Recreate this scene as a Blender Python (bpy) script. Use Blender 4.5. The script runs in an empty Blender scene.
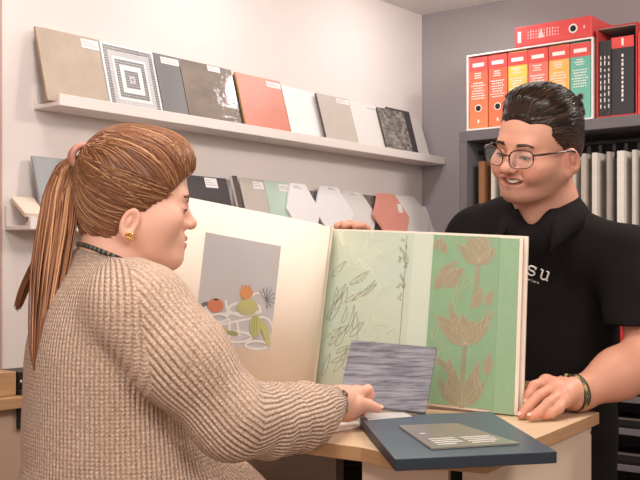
import bpy, bmesh, math, random
import numpy as np
from mathutils import Vector, Matrix
random.seed(7)
rng = np.random.default_rng(7)
SC = bpy.context.scene
COL = SC.collection
R = math.radians

# ------------------------------------------------------------------ camera
CAM_H, F, HZ = 1.42, 1000.0, 268.0
cd = bpy.data.cameras.new('camera'); cam = bpy.data.objects.new('camera', cd); COL.objects.link(cam)
cam.location = (0, 0, CAM_H); cam.rotation_euler = (R(90), 0, 0)
cd.sensor_width = 36; cd.lens = 36*F/640; cd.shift_y = (HZ-240)/640; cd.clip_start = .05
SC.camera = cam
# ------------------------------------------------------------------ world, lights, exposure
w = bpy.data.worlds.new('shop_ambient'); SC.world = w; w.use_nodes = True
bg = w.node_tree.nodes['Background']; bg.inputs[0].default_value = (1.0, .88, .79, 1); bg.inputs[1].default_value = .50
SC.view_settings.view_transform = 'Standard'; SC.view_settings.look = 'None'
SC.view_settings.exposure = 0.40; SC.view_settings.gamma = 1.0
SC.view_settings.use_curve_mapping = False
def area(name, loc, target, size, power, col=(1, .9, .82), shape='DISK'):
    l = bpy.data.lights.new(name, 'AREA'); l.shape = shape; l.size = size; l.energy = power; l.color = col
    o = bpy.data.objects.new(name, l); COL.objects.link(o); o.location = loc
    o.rotation_euler = (Vector(target)-Vector(loc)).to_track_quat('-Z', 'Y').to_euler()
    return o
# room frame: corner of the two walls, directions
CX, CY = .476, 4.67
UX, UY = .623, .783          # along the left wall, receding
NX, NY = .783, -.623         # out of the left wall into the room
def W(s, d, z): return Vector((CX-UX*s+NX*d, CY-UY*s+NY*d, z))
for i, s in enumerate((.55, 1.5, 2.45)):
    area('wall_washer_light', W(s, .50, 2.57), W(s+.05, .12, 1.2), .25, 2.7, (1, .96, .94))
area('counter_light', (.0, 1.55, 2.56), (.05, 1.95, 1.1), .5, 9.5, (1, .92, .85))
area('aisle_light', (1.35, 2.5, 2.56), (.9, 3.1, 1.2), .45, 23, (1, .93, .87))
area('front_light', (-.7, .1, 2.56), (-.2, 1.8, 1.2), .8, 17, (1, .92, .87))
area('shop_light', (1.0, -.6, 2.5), (.4, 2.2, 1.3), 1.0, 30, (1, .93, .88))

# ------------------------------------------------------------------ helpers
def P(px, py, Y): return Vector(((px-320)/F*Y, Y, CAM_H-(py-HZ)/F*Y))
def lin(c):
    return tuple(((x/255)/12.92 if x/255 <= .04045 else ((x/255+.055)/1.055)**2.4) for x in c)
def C4(c): return (*lin(c), 1)
def mat(name, col, rough=.5, metal=0, spec=None, noise=None, bump=None, emit=None, alpha=None, trans=None, sheen=None, sss=None, coat=None):
    """noise=(colour2, scale, amount, stretch xyz); bump=(scale, strength, distance)"""
    m = bpy.data.materials.new(name); m.use_nodes = True
    nt = m.node_tree; b = nt.nodes['Principled BSDF']
    b.inputs['Base Color'].default_value = C4(col); b.inputs['Roughness'].default_value = rough
    b.inputs['Metallic'].default_value = metal
    if spec is not None: b.inputs['Specular IOR Level'].default_value = spec
    if alpha is not None: b.inputs['Alpha'].default_value = alpha
    if trans is not None: b.inputs['Transmission Weight'].default_value = trans
    if sheen is not None: b.inputs['Sheen Weight'].default_value = sheen
    if coat is not None: b.inputs['Coat Weight'].default_value = coat
    if sss is not None:
        b.inputs['Subsurface Weight'].default_value = sss; b.inputs['Subsurface Radius'].default_value = (1, .35, .2); b.inputs['Subsurface Scale'].default_value = .006
    L = nt.links
    if noise or bump:
        tc = nt.nodes.new('ShaderNodeTexCoord'); mp = nt.nodes.new('ShaderNodeMapping'); L.new(tc.outputs['Object'], mp.inputs['Vector'])
    if noise:
        c2, sc, amt, st = noise
        mp.inputs['Scale'].default_value = st
        n = nt.nodes.new('ShaderNodeTexNoise'); n.inputs['Scale'].default_value = sc; n.inputs['Detail'].default_value = 6; n.inputs['Roughness'].default_value = .6
        L.new(mp.outputs[0], n.inputs['Vector'])
        r = nt.nodes.new('ShaderNodeValToRGB'); r.color_ramp.elements[0].position = .5-amt; r.color_ramp.elements[1].position = .5+amt
        r.color_ramp.elements[0].color = C4(col); r.color_ramp.elements[1].color = C4(c2)
        L.new(n.outputs['Fac'], r.inputs['Fac']); L.new(r.outputs['Color'], b.inputs['Base Color'])
    if bump:
        n2 = nt.nodes.new('ShaderNodeTexNoise'); n2.inputs['Scale'].default_value = bump[0]; n2.inputs['Detail'].default_value = 4
        L.new(mp.outputs[0], n2.inputs['Vector'])
        bp = nt.nodes.new('ShaderNodeBump'); bp.inputs['Strength'].default_value = bump[1]; bp.inputs['Distance'].default_value = bump[2]
        L.new(n2.outputs['Fac'], bp.inputs['Height']); L.new(bp.outputs['Normal'], b.inputs['Normal'])
    return m
def attr_mat(name, rough=.5, spec=.5, sss=None, bump=None):
    m = mat(name, (128, 128, 128), rough, spec=spec, sss=sss, bump=bump)
    nt = m.node_tree; a = nt.nodes.new('ShaderNodeAttribute'); a.attribute_name = 'tint'
    nt.links.new(a.outputs['Color'], nt.nodes['Principled BSDF'].inputs['Base Color'])
    return m

class MB:
    def __init__(s): s.v = []; s.f = []; s.m = []
    def add(s, vs, fs, m=0):
        o = len(s.v); s.v += [tuple(v) for v in vs]; s.f += [tuple(i+o for i in f) for f in fs]; s.m += [m]*len(fs); return s
    def box(s, lo, hi, m=0, M=None):
        x0, y0, z0 = lo; x1, y1, z1 = hi
        vs = [Vector(p) for p in ((x0,y0,z0),(x1,y0,z0),(x1,y1,z0),(x0,y1,z0),(x0,y0,z1),(x1,y0,z1),(x1,y1,z1),(x0,y1,z1))]
        if M is not None: vs = [M @ v for v in vs]
        return s.add(vs, [(3,2,1,0),(4,5,6,7),(0,1,5,4),(1,2,6,5),(2,3,7,6),(3,0,4,7)], m)
    def prism(s, bottom, top, m=0):
        n = len(bottom)
        return s.add(list(bottom)+list(top), [tuple(range(n-1, -1, -1)), tuple(range(n, 2*n))]+[(i, (i+1) % n, n+(i+1) % n, n+i) for i in range(n)], m)
    def tube(s, pts, rad, k=6, m=0, cap=True, flat=None):
        pts = [Vector(p) for p in pts]; n = len(pts)
        rs = rad if isinstance(rad, (list, tuple)) else [rad]*n
        vs = []; prev = None
        for i, p in enumerate(pts):
            t = (pts[min(i+1, n-1)]-pts[max(i-1, 0)]).normalized()
            if prev is None:
                a = Vector((0, 0, 1)) if abs(t.z) < .9 else Vector((1, 0, 0))
                x = t.cross(a).normalized()
            else: x = (prev-t*prev.dot(t)).normalized()
            prev = x; y = t.cross(x)
            for j in range(k):
                an = 2*math.pi*j/k
                vs.append(p+(x*math.cos(an)+y*math.sin(an))*rs[i])
        fs = [(i*k+j, i*k+(j+1) % k, (i+1)*k+(j+1) % k, (i+1)*k+j) for i in range(n-1) for j in range(k)]
        if cap: fs += [tuple(range(k-1, -1, -1)), tuple(range((n-1)*k, n*k))]
        return s.add(vs, fs, m)
    def ring(s, c, ax, ay, r0, k=24, rt=.002, m=0):
        pts = [Vector(c)+Vector(ax)*r0*math.cos(2*math.pi*i/k)+Vector(ay)*r0*math.sin(2*math.pi*i/k) for i in range(k+1)]
        return s.tube(pts, rt, 6, m, cap=False)
    def sphere(s, c, r, nu=12, nv=8, m=0):
        c = Vector(c); r = Vector(r) if hasattr(r, '__len__') else Vector((r, r, r))
        vs = []
        for i in range(nv+1):
            th = math.pi*i/nv
            for j in range(nu):
                ph = 2*math.pi*j/nu
                vs.append((c.x+r.x*math.sin(th)*math.cos(ph), c.y+r.y*math.sin(th)*math.sin(ph), c.z+r.z*math.cos(th)))
        fs = [(i*nu+j, (i+1)*nu+j, (i+1)*nu+(j+1) % nu, i*nu+(j+1) % nu) for i in range(nv) for j in range(nu)]
        return s.add(vs, fs, m)
    def build(s, name, mats, parent=None, loc=None, rz=0, M=None, smooth=False, bevel=0):
        me = bpy.data.meshes.new(name); me.from_pydata(s.v, [], s.f)
        for m in (mats if isinstance(mats, (list, tuple)) else [mats]): me.materials.append(m)
        me.polygons.foreach_set('material_index', s.m)
        if smooth: me.polygons.foreach_set('use_smooth', [True]*len(s.f))
        bm = bmesh.new(); bm.from_mesh(me); bmesh.ops.recalc_face_normals(bm, faces=bm.faces); bm.to_mesh(me); bm.free()
        me.update()
        o = bpy.data.objects.new(name, me); COL.objects.link(o)
        if parent is not None: o.parent = parent
        if M is not None: o.matrix_basis = M
        else:
            if loc is not None: o.location = loc
            o.rotation_euler = (0, 0, rz)
        if bevel:
            b = o.modifiers.new('bevel', 'BEVEL'); b.width = bevel; b.segments = 2; b.limit_method = 'ANGLE'
        return o
def tag(o, label=None, cat=None, group=None, kind=None):
    if label: o['label'] = label
    if cat: o['category'] = cat
    if group: o['group'] = group
    if kind: o['kind'] = kind
    return o
def empty(name, loc, rz=0, label=None, cat=None, group=None):
    o = bpy.data.objects.new(name, None); COL.objects.link(o); o.empty_display_size = .05
    o.location = loc; o.rotation_euler = (0, 0, rz); return tag(o, label, cat, group)
def recenter(o, loc):
    """move a mesh object's origin to loc without moving the mesh"""
    loc = Vector(loc); o.data.transform(Matrix.Translation(-loc)); o.location = loc; return o

# ---- implicit surfaces -> meshes
def A(v): return np.array(tuple(v), dtype=np.float32)
def cone(p, a, b, ra, rb):
    a = A(a); ba = A(b)-a; q = p-a
    h = np.clip(q @ ba/max(float(ba @ ba), 1e-9), 0, 1)
    return np.linalg.norm(q-h[:, None]*ba, axis=1)-(ra+(rb-ra)*h)
def ell(p, c, r, M=None):
    q = p-A(c)
    if M is not None: q = q @ M
    r = A(r); k0 = np.linalg.norm(q/r, axis=1); k1 = np.linalg.norm(q/(r*r), axis=1)
    return k0*(k0-1)/np.maximum(k1, 1e-6)
def smin(a, b, k):
    h = np.maximum(k-np.abs(a-b), 0)/k
    return np.minimum(a, b)-h*h*k*.25
def smax(a, b, k): return -smin(-a, -b, k)
def surface(fn, lo, hi, h):
    lo = np.array(lo, dtype=np.float64); hi = np.array(hi, dtype=np.float64)
    n = np.ceil((hi-lo)/h).astype(int)+1
    ax = [lo[i]+h*np.arange(n[i]) for i in range(3)]
    val = np.empty(n, dtype=np.float32)
    yy, zz = np.meshgrid(ax[1], ax[2], indexing='ij')
    step = max(1, int(200000/(n[1]*n[2])))
    for i in range(0, n[0], step):
        xs = ax[0][i:i+step]
        p = np.stack([np.repeat(xs, yy.size), np.tile(yy.ravel(), len(xs)), np.tile(zz.ravel(), len(xs))], 1).astype(np.float32)
        val[i:i+step] = fn(p).reshape(len(xs), n[1], n[2])
    ins = val < 0
    nc = n-1
    acc = np.zeros((*nc, 3)); cnt = np.zeros(nc)
    corners = [(a, b, c) for a in (0, 1) for b in (0, 1) for c in (0, 1)]
    def sl(c): return tuple(slice(c[i], c[i]+nc[i]) for i in range(3))
    for c in corners:
        for d in range(3):
            if c[d]: continue
            e = list(c); e[d] = 1
            va, vb = val[sl(c)], val[sl(e)]
            x = (va < 0) != (vb < 0)
            t = np.where(x, va/np.where(x, va-vb, 1), 0)
            for k in range(3): acc[..., k] += np.where(x, c[k]+(t if k == d else 0), 0)
            cnt += x
    act = cnt > 0
    idx = -np.ones(nc, dtype=np.int64); idx[act] = np.arange(act.sum())
    base = np.stack(np.nonzero(act), 1)
    V = lo+h*(base+acc[act]/cnt[act][:, None])
    Fs = []
    for d in range(3):
        b, c = (d+1) % 3, (d+2) % 3
        s0 = [slice(None)]*3; s1 = [slice(None)]*3; s0[d] = slice(0, -1); s1[d] = slice(1, None)
        a0, a1 = ins[tuple(s0)], ins[tuple(s1)]
        e = np.stack(np.nonzero(a0 != a1), 1)
        ok = (e[:, b] > 0) & (e[:, c] > 0) & (e[:, b] < nc[b]) & (e[:, c] < nc[c]); e = e[ok]
        sgn = a0[tuple(e.T)]
        def at(db, dc):
            q = e.copy(); q[:, b] += db; q[:, c] += dc; return idx[tuple(q.T)]
        q = np.stack([at(-1, -1), at(0, -1), at(0, 0), at(-1, 0)], 1)
        q[~sgn] = q[~sgn][:, ::-1]
        Fs.append(q)
    return V, np.concatenate(Fs)
def np_mesh(name, V, Fq, mats, parent=None, tint=None, knit=None, smooth=True):
    me = bpy.data.meshes.new(name)
    me.from_pydata([tuple(v) for v in V.tolist()], [], [tuple(f) for f in Fq.tolist()])
    for m in (mats if isinstance(mats, (list, tuple)) else [mats]): me.materials.append(m)
    if smooth: me.polygons.foreach_set('use_smooth', [True]*len(me.polygons))
    if tint is not None:
        a = me.attributes.new('tint', 'FLOAT_COLOR', 'POINT')
        t = np.concatenate([tint, np.ones((len(tint), 1))], 1).astype(np.float32); a.data.foreach_set('color', t.ravel())
    if knit is not None:
        a = me.attributes.new('knit', 'FLOAT_VECTOR', 'CORNER'); a.data.foreach_set('vector', knit.astype(np.float32).ravel())
    me.update()
    o = bpy.data.objects.new(name, me); COL.objects.link(o)
    if parent is not None: o.parent = parent
    return o
def merge(parts):
    Vs, Fs, o = [], [], 0
    for V, Fq in parts: Vs.append(V); Fs.append(Fq+o); o += len(V)
    return np.concatenate(Vs), np.concatenate(Fs)

# ------------------------------------------------------------------ materials
M_wall = mat('white_wall_paint', (229, 219, 214), .85, bump=(180, .06, .001))
M_grey = mat('grey_wall_paint', (162, 155, 157), .85, bump=(180, .06, .001))
M_ceil = mat('ceiling_paint', (238, 234, 230), .9, bump=(120, .05, .001))
M_floor = mat('wood_floor', (150, 110, 80), .45, noise=((112, 78, 54), 3, .25, (1, 9, 1)))
M_trim = mat('door_casing_paint', (186, 156, 142), .6, bump=(90, .04, .001))
M_white = mat('white_lacquer', (238, 232, 228), .45, bump=(60, .02, .001))
M_ledge = mat('ledge_white', (232, 222, 216), .5, bump=(60, .02, .001))
M_wood = mat('birch_top', (228, 200, 168), .42, noise=((214, 182, 146), 5, .28, (2, 14, 2)))
M_woodedge = mat('birch_edge', (200, 158, 116), .55, noise=((176, 134, 94), 9, .3, (1, 1, 12)))
M_panel = mat('beige_panel', (232, 208, 186), .5, noise=((222, 198, 176), 6, .3, (1, 1, 1)))
M_taupe = mat('taupe_panel', (150, 134, 124), .5, noise=((140, 124, 114), 6, .3, (1, 1, 1)))
M_case = mat('anthracite_laminate', (112, 107, 111), .5, noise=((102, 97, 101), 8, .3, (1, 1, 1)))
M_black = mat('black_plastic', (24, 23, 24), .45, noise=((32, 30, 31), 20, .3, (1, 1, 1)))
M_label = mat('paper_label', (240, 236, 234), .6, noise=((226, 222, 220), 200, .3, (1, 1, 1)))
M_ink = mat('ink', (50, 48, 50), .7, bump=(50, .01, .001))
M_inkw = mat('white_ink', (238, 232, 226), .6, bump=(50, .01, .001))
M_steel = mat('steel', (150, 148, 146), .3, .9, bump=(80, .03, .001))

# ------------------------------------------------------------------ room shell
def structure(mb, name, m, **k): return tag(mb.build(name, m, **k), kind='structure')
RZW = math.atan2(UY, UX)              # left wall frame: x recedes, -y points into the room
RZC = math.atan2(NY, NX)              # grey wall frame: x to the right, -y into the room
CORNER = Vector((CX, CY, 0))
structure(MB().box((-2.256, 0, 0), (.1, .12, 2.6)), 'wall_left', M_wall, loc=CORNER, rz=RZW)
structure(MB().box((0, 0, 0), (4.5, .12, 2.6)), 'wall_back', M_grey, loc=CORNER, rz=RZC)
structure(MB().box((-4, -2.5, -.05), (5, 7, 0)), 'floor', M_floor)
structure(MB().box((-4, -2.5, 2.6), (5, 7, 2.68)), 'ceiling', M_ceil)
structure(MB().box((-2.346, -.012, 0), (-2.256, .12, 2.6)), 'trim_1', M_trim, loc=CORNER, rz=RZW, bevel=.004)
structure(MB().box((-4.6, .05, 0), (-2.346, .17, 2.6)), 'wall_side', M_trim, loc=CORNER, rz=RZW)
structure(MB().box((-2.256, -.012, 0), (0, 0, .08)), 'baseboard_left', M_white, loc=CORNER, rz=RZW)

# ------------------------------------------------------------------ wall ledges and leaning samples
def s_at(px, d):
    q = (px-320)/F; x = CX+NX*d; y = CY+NY*d
    return (x-y*q)/(UX-UY*q)
def ledge(z, s1, label):
    t = empty('picture_ledge', W(s1/2, 0, z), RZW, label, 'shelf', 'white picture ledges on the left wall')
    h = s1/2
    MB().box((-h, -.115, 0), (h, 0, .012)).build('ledge_base', M_ledge, t, bevel=.0015)
    MB().box((-h, -.127, 0), (h, -.115, .034)).build('front_lip', M_ledge, t, bevel=.0015)
    MB().box((-h, -.012, .012), (h, 0, .07)).build('back_rail', M_ledge, t, bevel=.0015)
    return t
ZU, ZL = 1.895, 1.53
ledge(ZU, 2.142, 'long white picture ledge, upper one, above the book and the woman')
ledge(ZL, 2.242, 'long white picture ledge, lower one, partly hidden behind the open book')

SG = 'sample tiles leaning on the wall ledges'
def lean_frame(sc, zbase, H, d0=.098, d1=.022):
    """matrix for a tile leaning on the wall: x recedes along wall, y into the wall, z up the tile"""
    v = Vector((0, (d0-d1), math.sqrt(max(H*H-(d0-d1)**2, 1e-6)))).normalized()
    ex = Vector((1, 0, 0)); ez = v; ey = ez.cross(ex)
    m = Matrix((ex, ey, ez)).transposed().to_4x4()
    return Matrix.Translation(W(sc, d0, zbase)) @ Matrix.Rotation(RZW, 4, 'Z') @ m
LAYER = {'A': (.1085, .0475), 'B': (.0955, .0345), 'C': (.0825, .0215), 'D': (.0705, .0095)}
def tile(px0, px1, H, m, label, z=ZU, th=.0095, lab=None, edge=None, hexa=False, name='sample_tile', layer='B', extra=None, cat='tile'):
    d0, d1 = LAYER[layer]
    if layer == 'D': th = .007
    s0, s1 = s_at(px0, d1), s_at(px1, d1); sc = (s0+s1)/2; hw = (s0-s1)/2
    M = lean_frame(sc, z+.0128+th*(d0-d1)/H, H, d0, d1)
    mb = MB()
    if hexa:
        poly = [(-hw*.45, 0), (hw*.45, 0), (hw, H*.5), (hw*.45, H), (-hw*.45, H), (-hw, H*.5)]
    else: poly = [(-hw, 0), (hw, 0), (hw, H), (-hw, H)]
    mb.prism([(x, 0, zz) for x, zz in poly], [(x, th, zz) for x, zz in poly])
    if edge:
        for i, f in enumerate(mb.f):
            if len(f) == 4 and i >= 2: mb.m[i] = 1
    o = mb.build(name, [m, edge or m], M=M, bevel=.0012)
    tag(o, label, cat, SG)
    if lab:
        x0, x1, z0, z1 = lab
        l = MB().box((-hw+2*hw*x0, -.0006, H*z0), (-hw+2*hw*x1, -.0001, H*z1))
        for k in range(3):
            zz = H*(z0+(z1-z0)*(.25+.22*k)); l.box((-hw+2*hw*(x0+.02), -.0008, zz), (-hw+2*hw*(x1-.06*k-.03), -.0005, zz+.002), 1)
        tag(l.build('paper_label', [M_label, mat('label_print', (170, 166, 166), .7, bump=(50, .01, .001))], o), 'white paper label')
    if extra: extra(o, hw, H)
    return o
M_beige = mat('beige_stone', (186, 168, 148), .5, noise=((168, 150, 132), 9, .25, (1, 1, 1)), bump=(40, .08, .002))
M_beigeE = mat('beige_stone_edge', (176, 146, 118), .7, noise=((160, 130, 104), 30, .25, (1, 1, 1)))
M_mos = mat('light_mosaic', (222, 220, 222), .4, bump=(60, .03, .001))
M_mosd = mat('mosaic_dark', (124, 121, 120), .4, bump=(60, .03, .001))
M_mosm = mat('mosaic_mid', (194, 191, 190), .4, bump=(60, .03, .001))
M_slate = mat('slate_satin', (118, 116, 116), .28, noise=((132, 130, 130), 4, .3, (1, 1, 1)))
M_gloss = mat('glossy_taupe_stone', (124, 114, 105), .07, noise=((150, 138, 128), 6, .2, (1, 1, 2)), bump=(16, .35, .006), coat=.6)
M_terra = mat('terracotta_glaze', (210, 138, 118), .4, noise=((198, 122, 102), 12, .25, (1, 1, 1)))
M_ply = mat('plywood_edge', (214, 170, 110), .6, noise=((188, 140, 84), 40, .25, (1, 1, 4)))
M_dk = mat('dark_brown_edge', (92, 80, 72), .6, noise=((76, 66, 60), 30, .25, (1, 1, 1)))
M_wt = mat('white_tile', (234, 231, 230), .3, bump=(30, .03, .001))
M_wt2 = mat('pale_grey_tile', (222, 217, 212), .35, bump=(30, .03, .001))
M_tp = mat('greige_tile', (192, 182, 172), .5, noise=((182, 172, 162), 14, .3, (1, 1, 1)))
M_hex = mat('charcoal_mosaic', (142, 136, 130), .45, bump=(30, .03, .001))
M_green = mat('pale_green_tile', (188, 208, 192), .4, noise=((176, 198, 182), 12, .3, (1, 1, 1)))
M_char = mat('charcoal_tile', (58, 56, 58), .4, noise=((70, 68, 70), 14, .3, (1, 1, 1)))
M_conc = mat('concrete_tile', (164, 165, 166), .5, noise=((140, 142, 144), 14, .2, (1, 1, 1)))
M_coral = mat('coral_tile', (226, 156, 140), .4, noise=((216, 142, 126), 12, .25, (1, 1, 1)))

HT = .234
def behind(px0, px1, H, m, label, z=ZU): return tile(px0, px1, H, m, label, z, layer='D', name='sample_tile')
behind(42, 150, .243, M_tp, 'greige tile almost hidden behind the beige stone tile, only its top edge showing')
tile(35, 98, HT, M_beige, 'beige stone tile with paper label, leftmost on the upper ledge', lab=(.70, .99, .84, .97), edge=M_beigeE)
def mosaic(o, hw, H):
    mb = MB(); n = 27; c = 2*hw/n; cz = H/n
    for i in range(n):
        for j in range(n):
            r = max(abs(i-13), abs(j-13))
            mm = {13: None, 12: 0, 11: 0, 10: 1, 9: 1, 8: None, 7: 0, 6: 0, 5: None, 4: None, 3: 0, 2: 0, 1: 1, 0: 0}[r]
            if mm is None: continue
            x = -hw+i*c; z = j*cz
            mb.box((x+c*.09, -.0008, z+cz*.09), (x+c*.91, -.0001, z+cz*.91), mm)
    mb.build('mosaic_pattern', [M_mosd, M_mosm], o)
tile(99, 152, HT, M_mos, 'white mosaic tile sheet with grey concentric square pattern on the upper ledge', lab=(.72, 1.0, .88, .97), extra=mosaic, name='mosaic_tile')
tile(153, 178, HT, M_slate, 'plain slate grey tile right of the concentric mosaic', lab=(.25, .98, .86, .96))
tile(178.5, 231, HT, M_gloss, 'glossy taupe stone tile with bright reflections on the upper ledge', lab=(.52, .76, .90, .985), edge=M_dk)
tile(230, 236, HT-.012, M_dk, 'narrow dark brown tile edge left of the orange tile', layer='C')
tile(235, 280, HT-.004, M_terra, 'orange terracotta tile on the upper ledge', lab=(.66, .98, .86, .96), edge=M_ply)
tile(281, 322, HT-.012, M_wt, 'blank white tile right of the orange tile on the upper ledge', edge=M_ply, layer='C')
tile(316, 348, HT-.018, M_tp, 'greige tile with dark left edge on the upper ledge', lab=(.6, .98, .88, .97), edge=M_dk, layer='A')
tile(348.5, 378, HT-.018, M_wt2, 'pale grey tile between greige tile and charcoal mosaic', lab=(.55, .98, .88, .96))
def squares(o, hw, H):
    mb = MB(); n = 9
    pal = [mat('mosaic_chip', c, .4, bump=(40, .03, .001)) for c in ((122, 115, 108), (158, 150, 142), (138, 130, 122), (100, 94, 90))]
    for i in range(n):
        for j in range(14):
            x = -hw+2*hw*(i+.5*(j % 2)*.8)/n; z = H*j/14
            mb.box((x+.0008, -.0010, z+.0012), (min(x+2*hw/n-.0008, hw), -.0001, z+H/14-.0012), random.randrange(4))
    mb.build('mosaic_pattern', pal, o)
tile(377, 403, HT-.022, M_hex, 'charcoal patterned mosaic tile near the corner end of the upper ledge', edge=M_dk, extra=squares, layer='A', name='mosaic_tile')
behind(386, 409, .232, M_char, 'dark sample behind the charcoal mosaic tile on the upper ledge')
behind(410, 420, .206, M_wt2, 'white tile last on the upper ledge beside the corner')
# lower ledge
tile(32, 92, .215, M_conc, 'speckled grey concrete tile, left end of lower ledge behind the ponytail', z=ZL, edge=M_conc)
# loose tiles at the very left of the lower ledge
def loose(px0, px1, py0, py1, Y, m, label, th=.012):
    a = P(px0, py0, Y+.06); b = P(px1-9, py0+1.5, Y+.10); c = P(px1+2, py1+.5, Y+.015); d = P(px0+14, py1-.6, Y-.03)
    n = (b-a).cross(d-a).normalized()
    if n.z > 0: n = -n
    a, b, c, d = (q+Vector((0, 0, .010)) for q in (a, b, c, d))
    o = MB().prism([a, b, c, d], [q+n*th for q in (a, b, c, d)]).build('sample_tile', m, bevel=.001)
    recenter(o, c); return tag(o, label, 'tile', SG)
M_cream = mat('cream_tile', (240, 218, 200), .5, bump=(40, .04, .001))
loose(11, 43, 199.5, 217, 2.86, M_cream, 'cream tile tipped over the left end of the lower ledge')
o = MB().box((-.045, -.026, 0), (.045, .026, .012)).build('sample_tile', M_wt, loc=W(2.165, .085, ZL+.0125), rz=RZW, bevel=.001)
tag(o, 'small white tile lying under the tipped cream tile', 'tile', SG)
tile(178, 226, .205, M_char, 'charcoal tile with white label right of the woman\'s forehead', z=ZL, lab=(.52, .78, .8, .98))
tile(231.5, 237, .218, M_dk, 'thin dark tile standing beside the charcoal tile on the lower ledge', z=ZL, edge=M_wt)
tile(240, 263, .214, M_tp, 'greige tile left of the pale green tile on the lower ledge', z=ZL, lab=(.5, .95, .82, .95), edge=M_wt)
tile(263.5, 291, .214, M_green, 'pale green tile with label on the lower ledge', z=ZL, lab=(.5, .98, .82, .95))
tile(281, 314, .212, M_wt, 'white hexagonal tile beside the pale green tile', z=ZL, hexa=True, lab=(.32, .62, .88, .97), layer='A', name='hexagonal_tile')
behind(300, 320, .195, M_slate, 'dark grey tile hidden between two white hexagonal tiles', ZL)
tile(309, 348, .215, M_wt, 'white hexagonal tile above the book spine on the lower ledge', z=ZL, hexa=True, lab=(.45, .68, .93, .98), name='hexagonal_tile')
tile(332, 371, .208, M_wt2, 'pale grey hexagonal tile behind the white one above the book spine', z=ZL, hexa=True, lab=(.4, .66, .88, .97), layer='C', name='hexagonal_tile')
def marble(o, hw, H): squares(o, hw, H)
tile(362, 378, .200, M_hex, 'dark mosaic tile left of the coral hexagon on the lower ledge', z=ZL, extra=marble, layer='D', name='mosaic_tile')
tile(368, 404, .208, M_coral, 'coral hexagonal tile on the lower ledge', z=ZL, hexa=True, lab=(.72, .84, .6, .78), layer='A', name='hexagonal_tile')
tile(383, 425, .208, M_wt2, 'pale grey hexagonal tile right of the coral hexagon', z=ZL, hexa=True, layer='B', name='hexagonal_tile')
tile(407, 434, .172, M_wt, 'low white hexagonal tile last on the lower ledge by the corner', z=ZL, hexa=True, layer='C', name='hexagonal_tile')

# ------------------------------------------------------------------ bookcase on the grey wall
OB = Vector((CX+NX*.406-.35*UX, CY+NY*.406-.35*UY, 0))
ZT = 1.985
case = empty('sample_bookcase', OB, RZC, 'anthracite grey open bookcase against the grey wall behind the man', 'bookcase')
CW = 1.75
MB().box((0, 0, ZT-.042), (CW, .345, ZT)).build('top_board', M_case, case, bevel=.002)
MB().box((0, 0, 0), (.036, .345, ZT-.042)).build('side_panel', M_case, case, bevel=.002)
MB().box((CW-.036, 0, 0), (CW, .345, ZT-.042)).build('side_panel', M_case, case, bevel=.002)
MB().box((.036, .33, 0), (CW-.036, .345, ZT-.042)).build('back_panel', M_black, case)
for z in (1.09, .945, .825, .69, .55, .40, .06):
    MB().box((.036, .004, z-.024), (CW-.036, .33, z)).build('shelf', M_case, case, bevel=.002)
MB().tube([(.036, .10, 1.905), (CW-.036, .10, 1.905)], .008, 8).build('hanging_rail', M_black, case)
for z0, z1 in ((.97, 1.045), (.83, .905), (.69, .77), (.55, .63)):
    pass
M_tray = mat('black_tray', (30, 29, 31), .4, noise=((40, 38, 40), 9, .3, (1, 1, 1)))
for i, (z, h) in enumerate(((.945, .075), (.825, .07), (.69, .08), (.55, .08))):
    d = MB().box((.05, .012, z), (CW-.05, .32, z+.014)).box((.05, .012, z), (CW-.05, .022, z+h*.55)).box((.05, .31, z), (CW-.05, .32, z+h)).build('drawer', M_tray, case)
    MB().box((.06, .004, z+h*.46), (CW-.06, .014, z+h*.56)).build('drawer_rail', M_steel, d)
# small things in the drawers
SMX = [(1.00, .945, (150, 140, 130)), (1.075, .945, (96, 90, 90)), (1.15, .945, (176, 168, 160)), (1.02, .825, (66, 62, 62)), (1.11, .825, (128, 120, 112)), (1.18, .69, (80, 76, 78)), (1.06, .69, (142, 138, 136))]
ON = ['first', 'second', 'third']
cnt = {}
for x, z, c in SMX:
    k = cnt.get(z, 0); cnt[z] = k+1
    o = MB().box((-.022, -.10, 0), (.022, .10, .052)).build('sample_box', mat('sample_box_card', c, .6, bump=(40, .05, .001)), loc=OB+Vector((NX*x+UX*.17, NY*x+UY*.17, z+.0145)), rz=RZC, bevel=.002)
    tag(o, '%s small sample box in the %s drawer below the man\'s elbow' % (ON[k], {.945: 'top', .825: 'middle', .69: 'lower'}[z]), 'box', 'sample boxes in the bookcase drawers')
o = MB().box((-.05, -.10, 0), (.05, .10, .13)).box((-.051, -.101, .10), (.051, .101, .132)).build('red_box', mat('red_card', (196, 40, 44), .5, bump=(40, .03, .001)), loc=OB+Vector((NX*.705+UX*.13, NY*.705+UY*.13, 1.0905)), rz=RZC, bevel=.003)
tag(o, 'red cardboard box on the bookcase shelf, seen below the man\'s sleeve', 'box')
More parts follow.
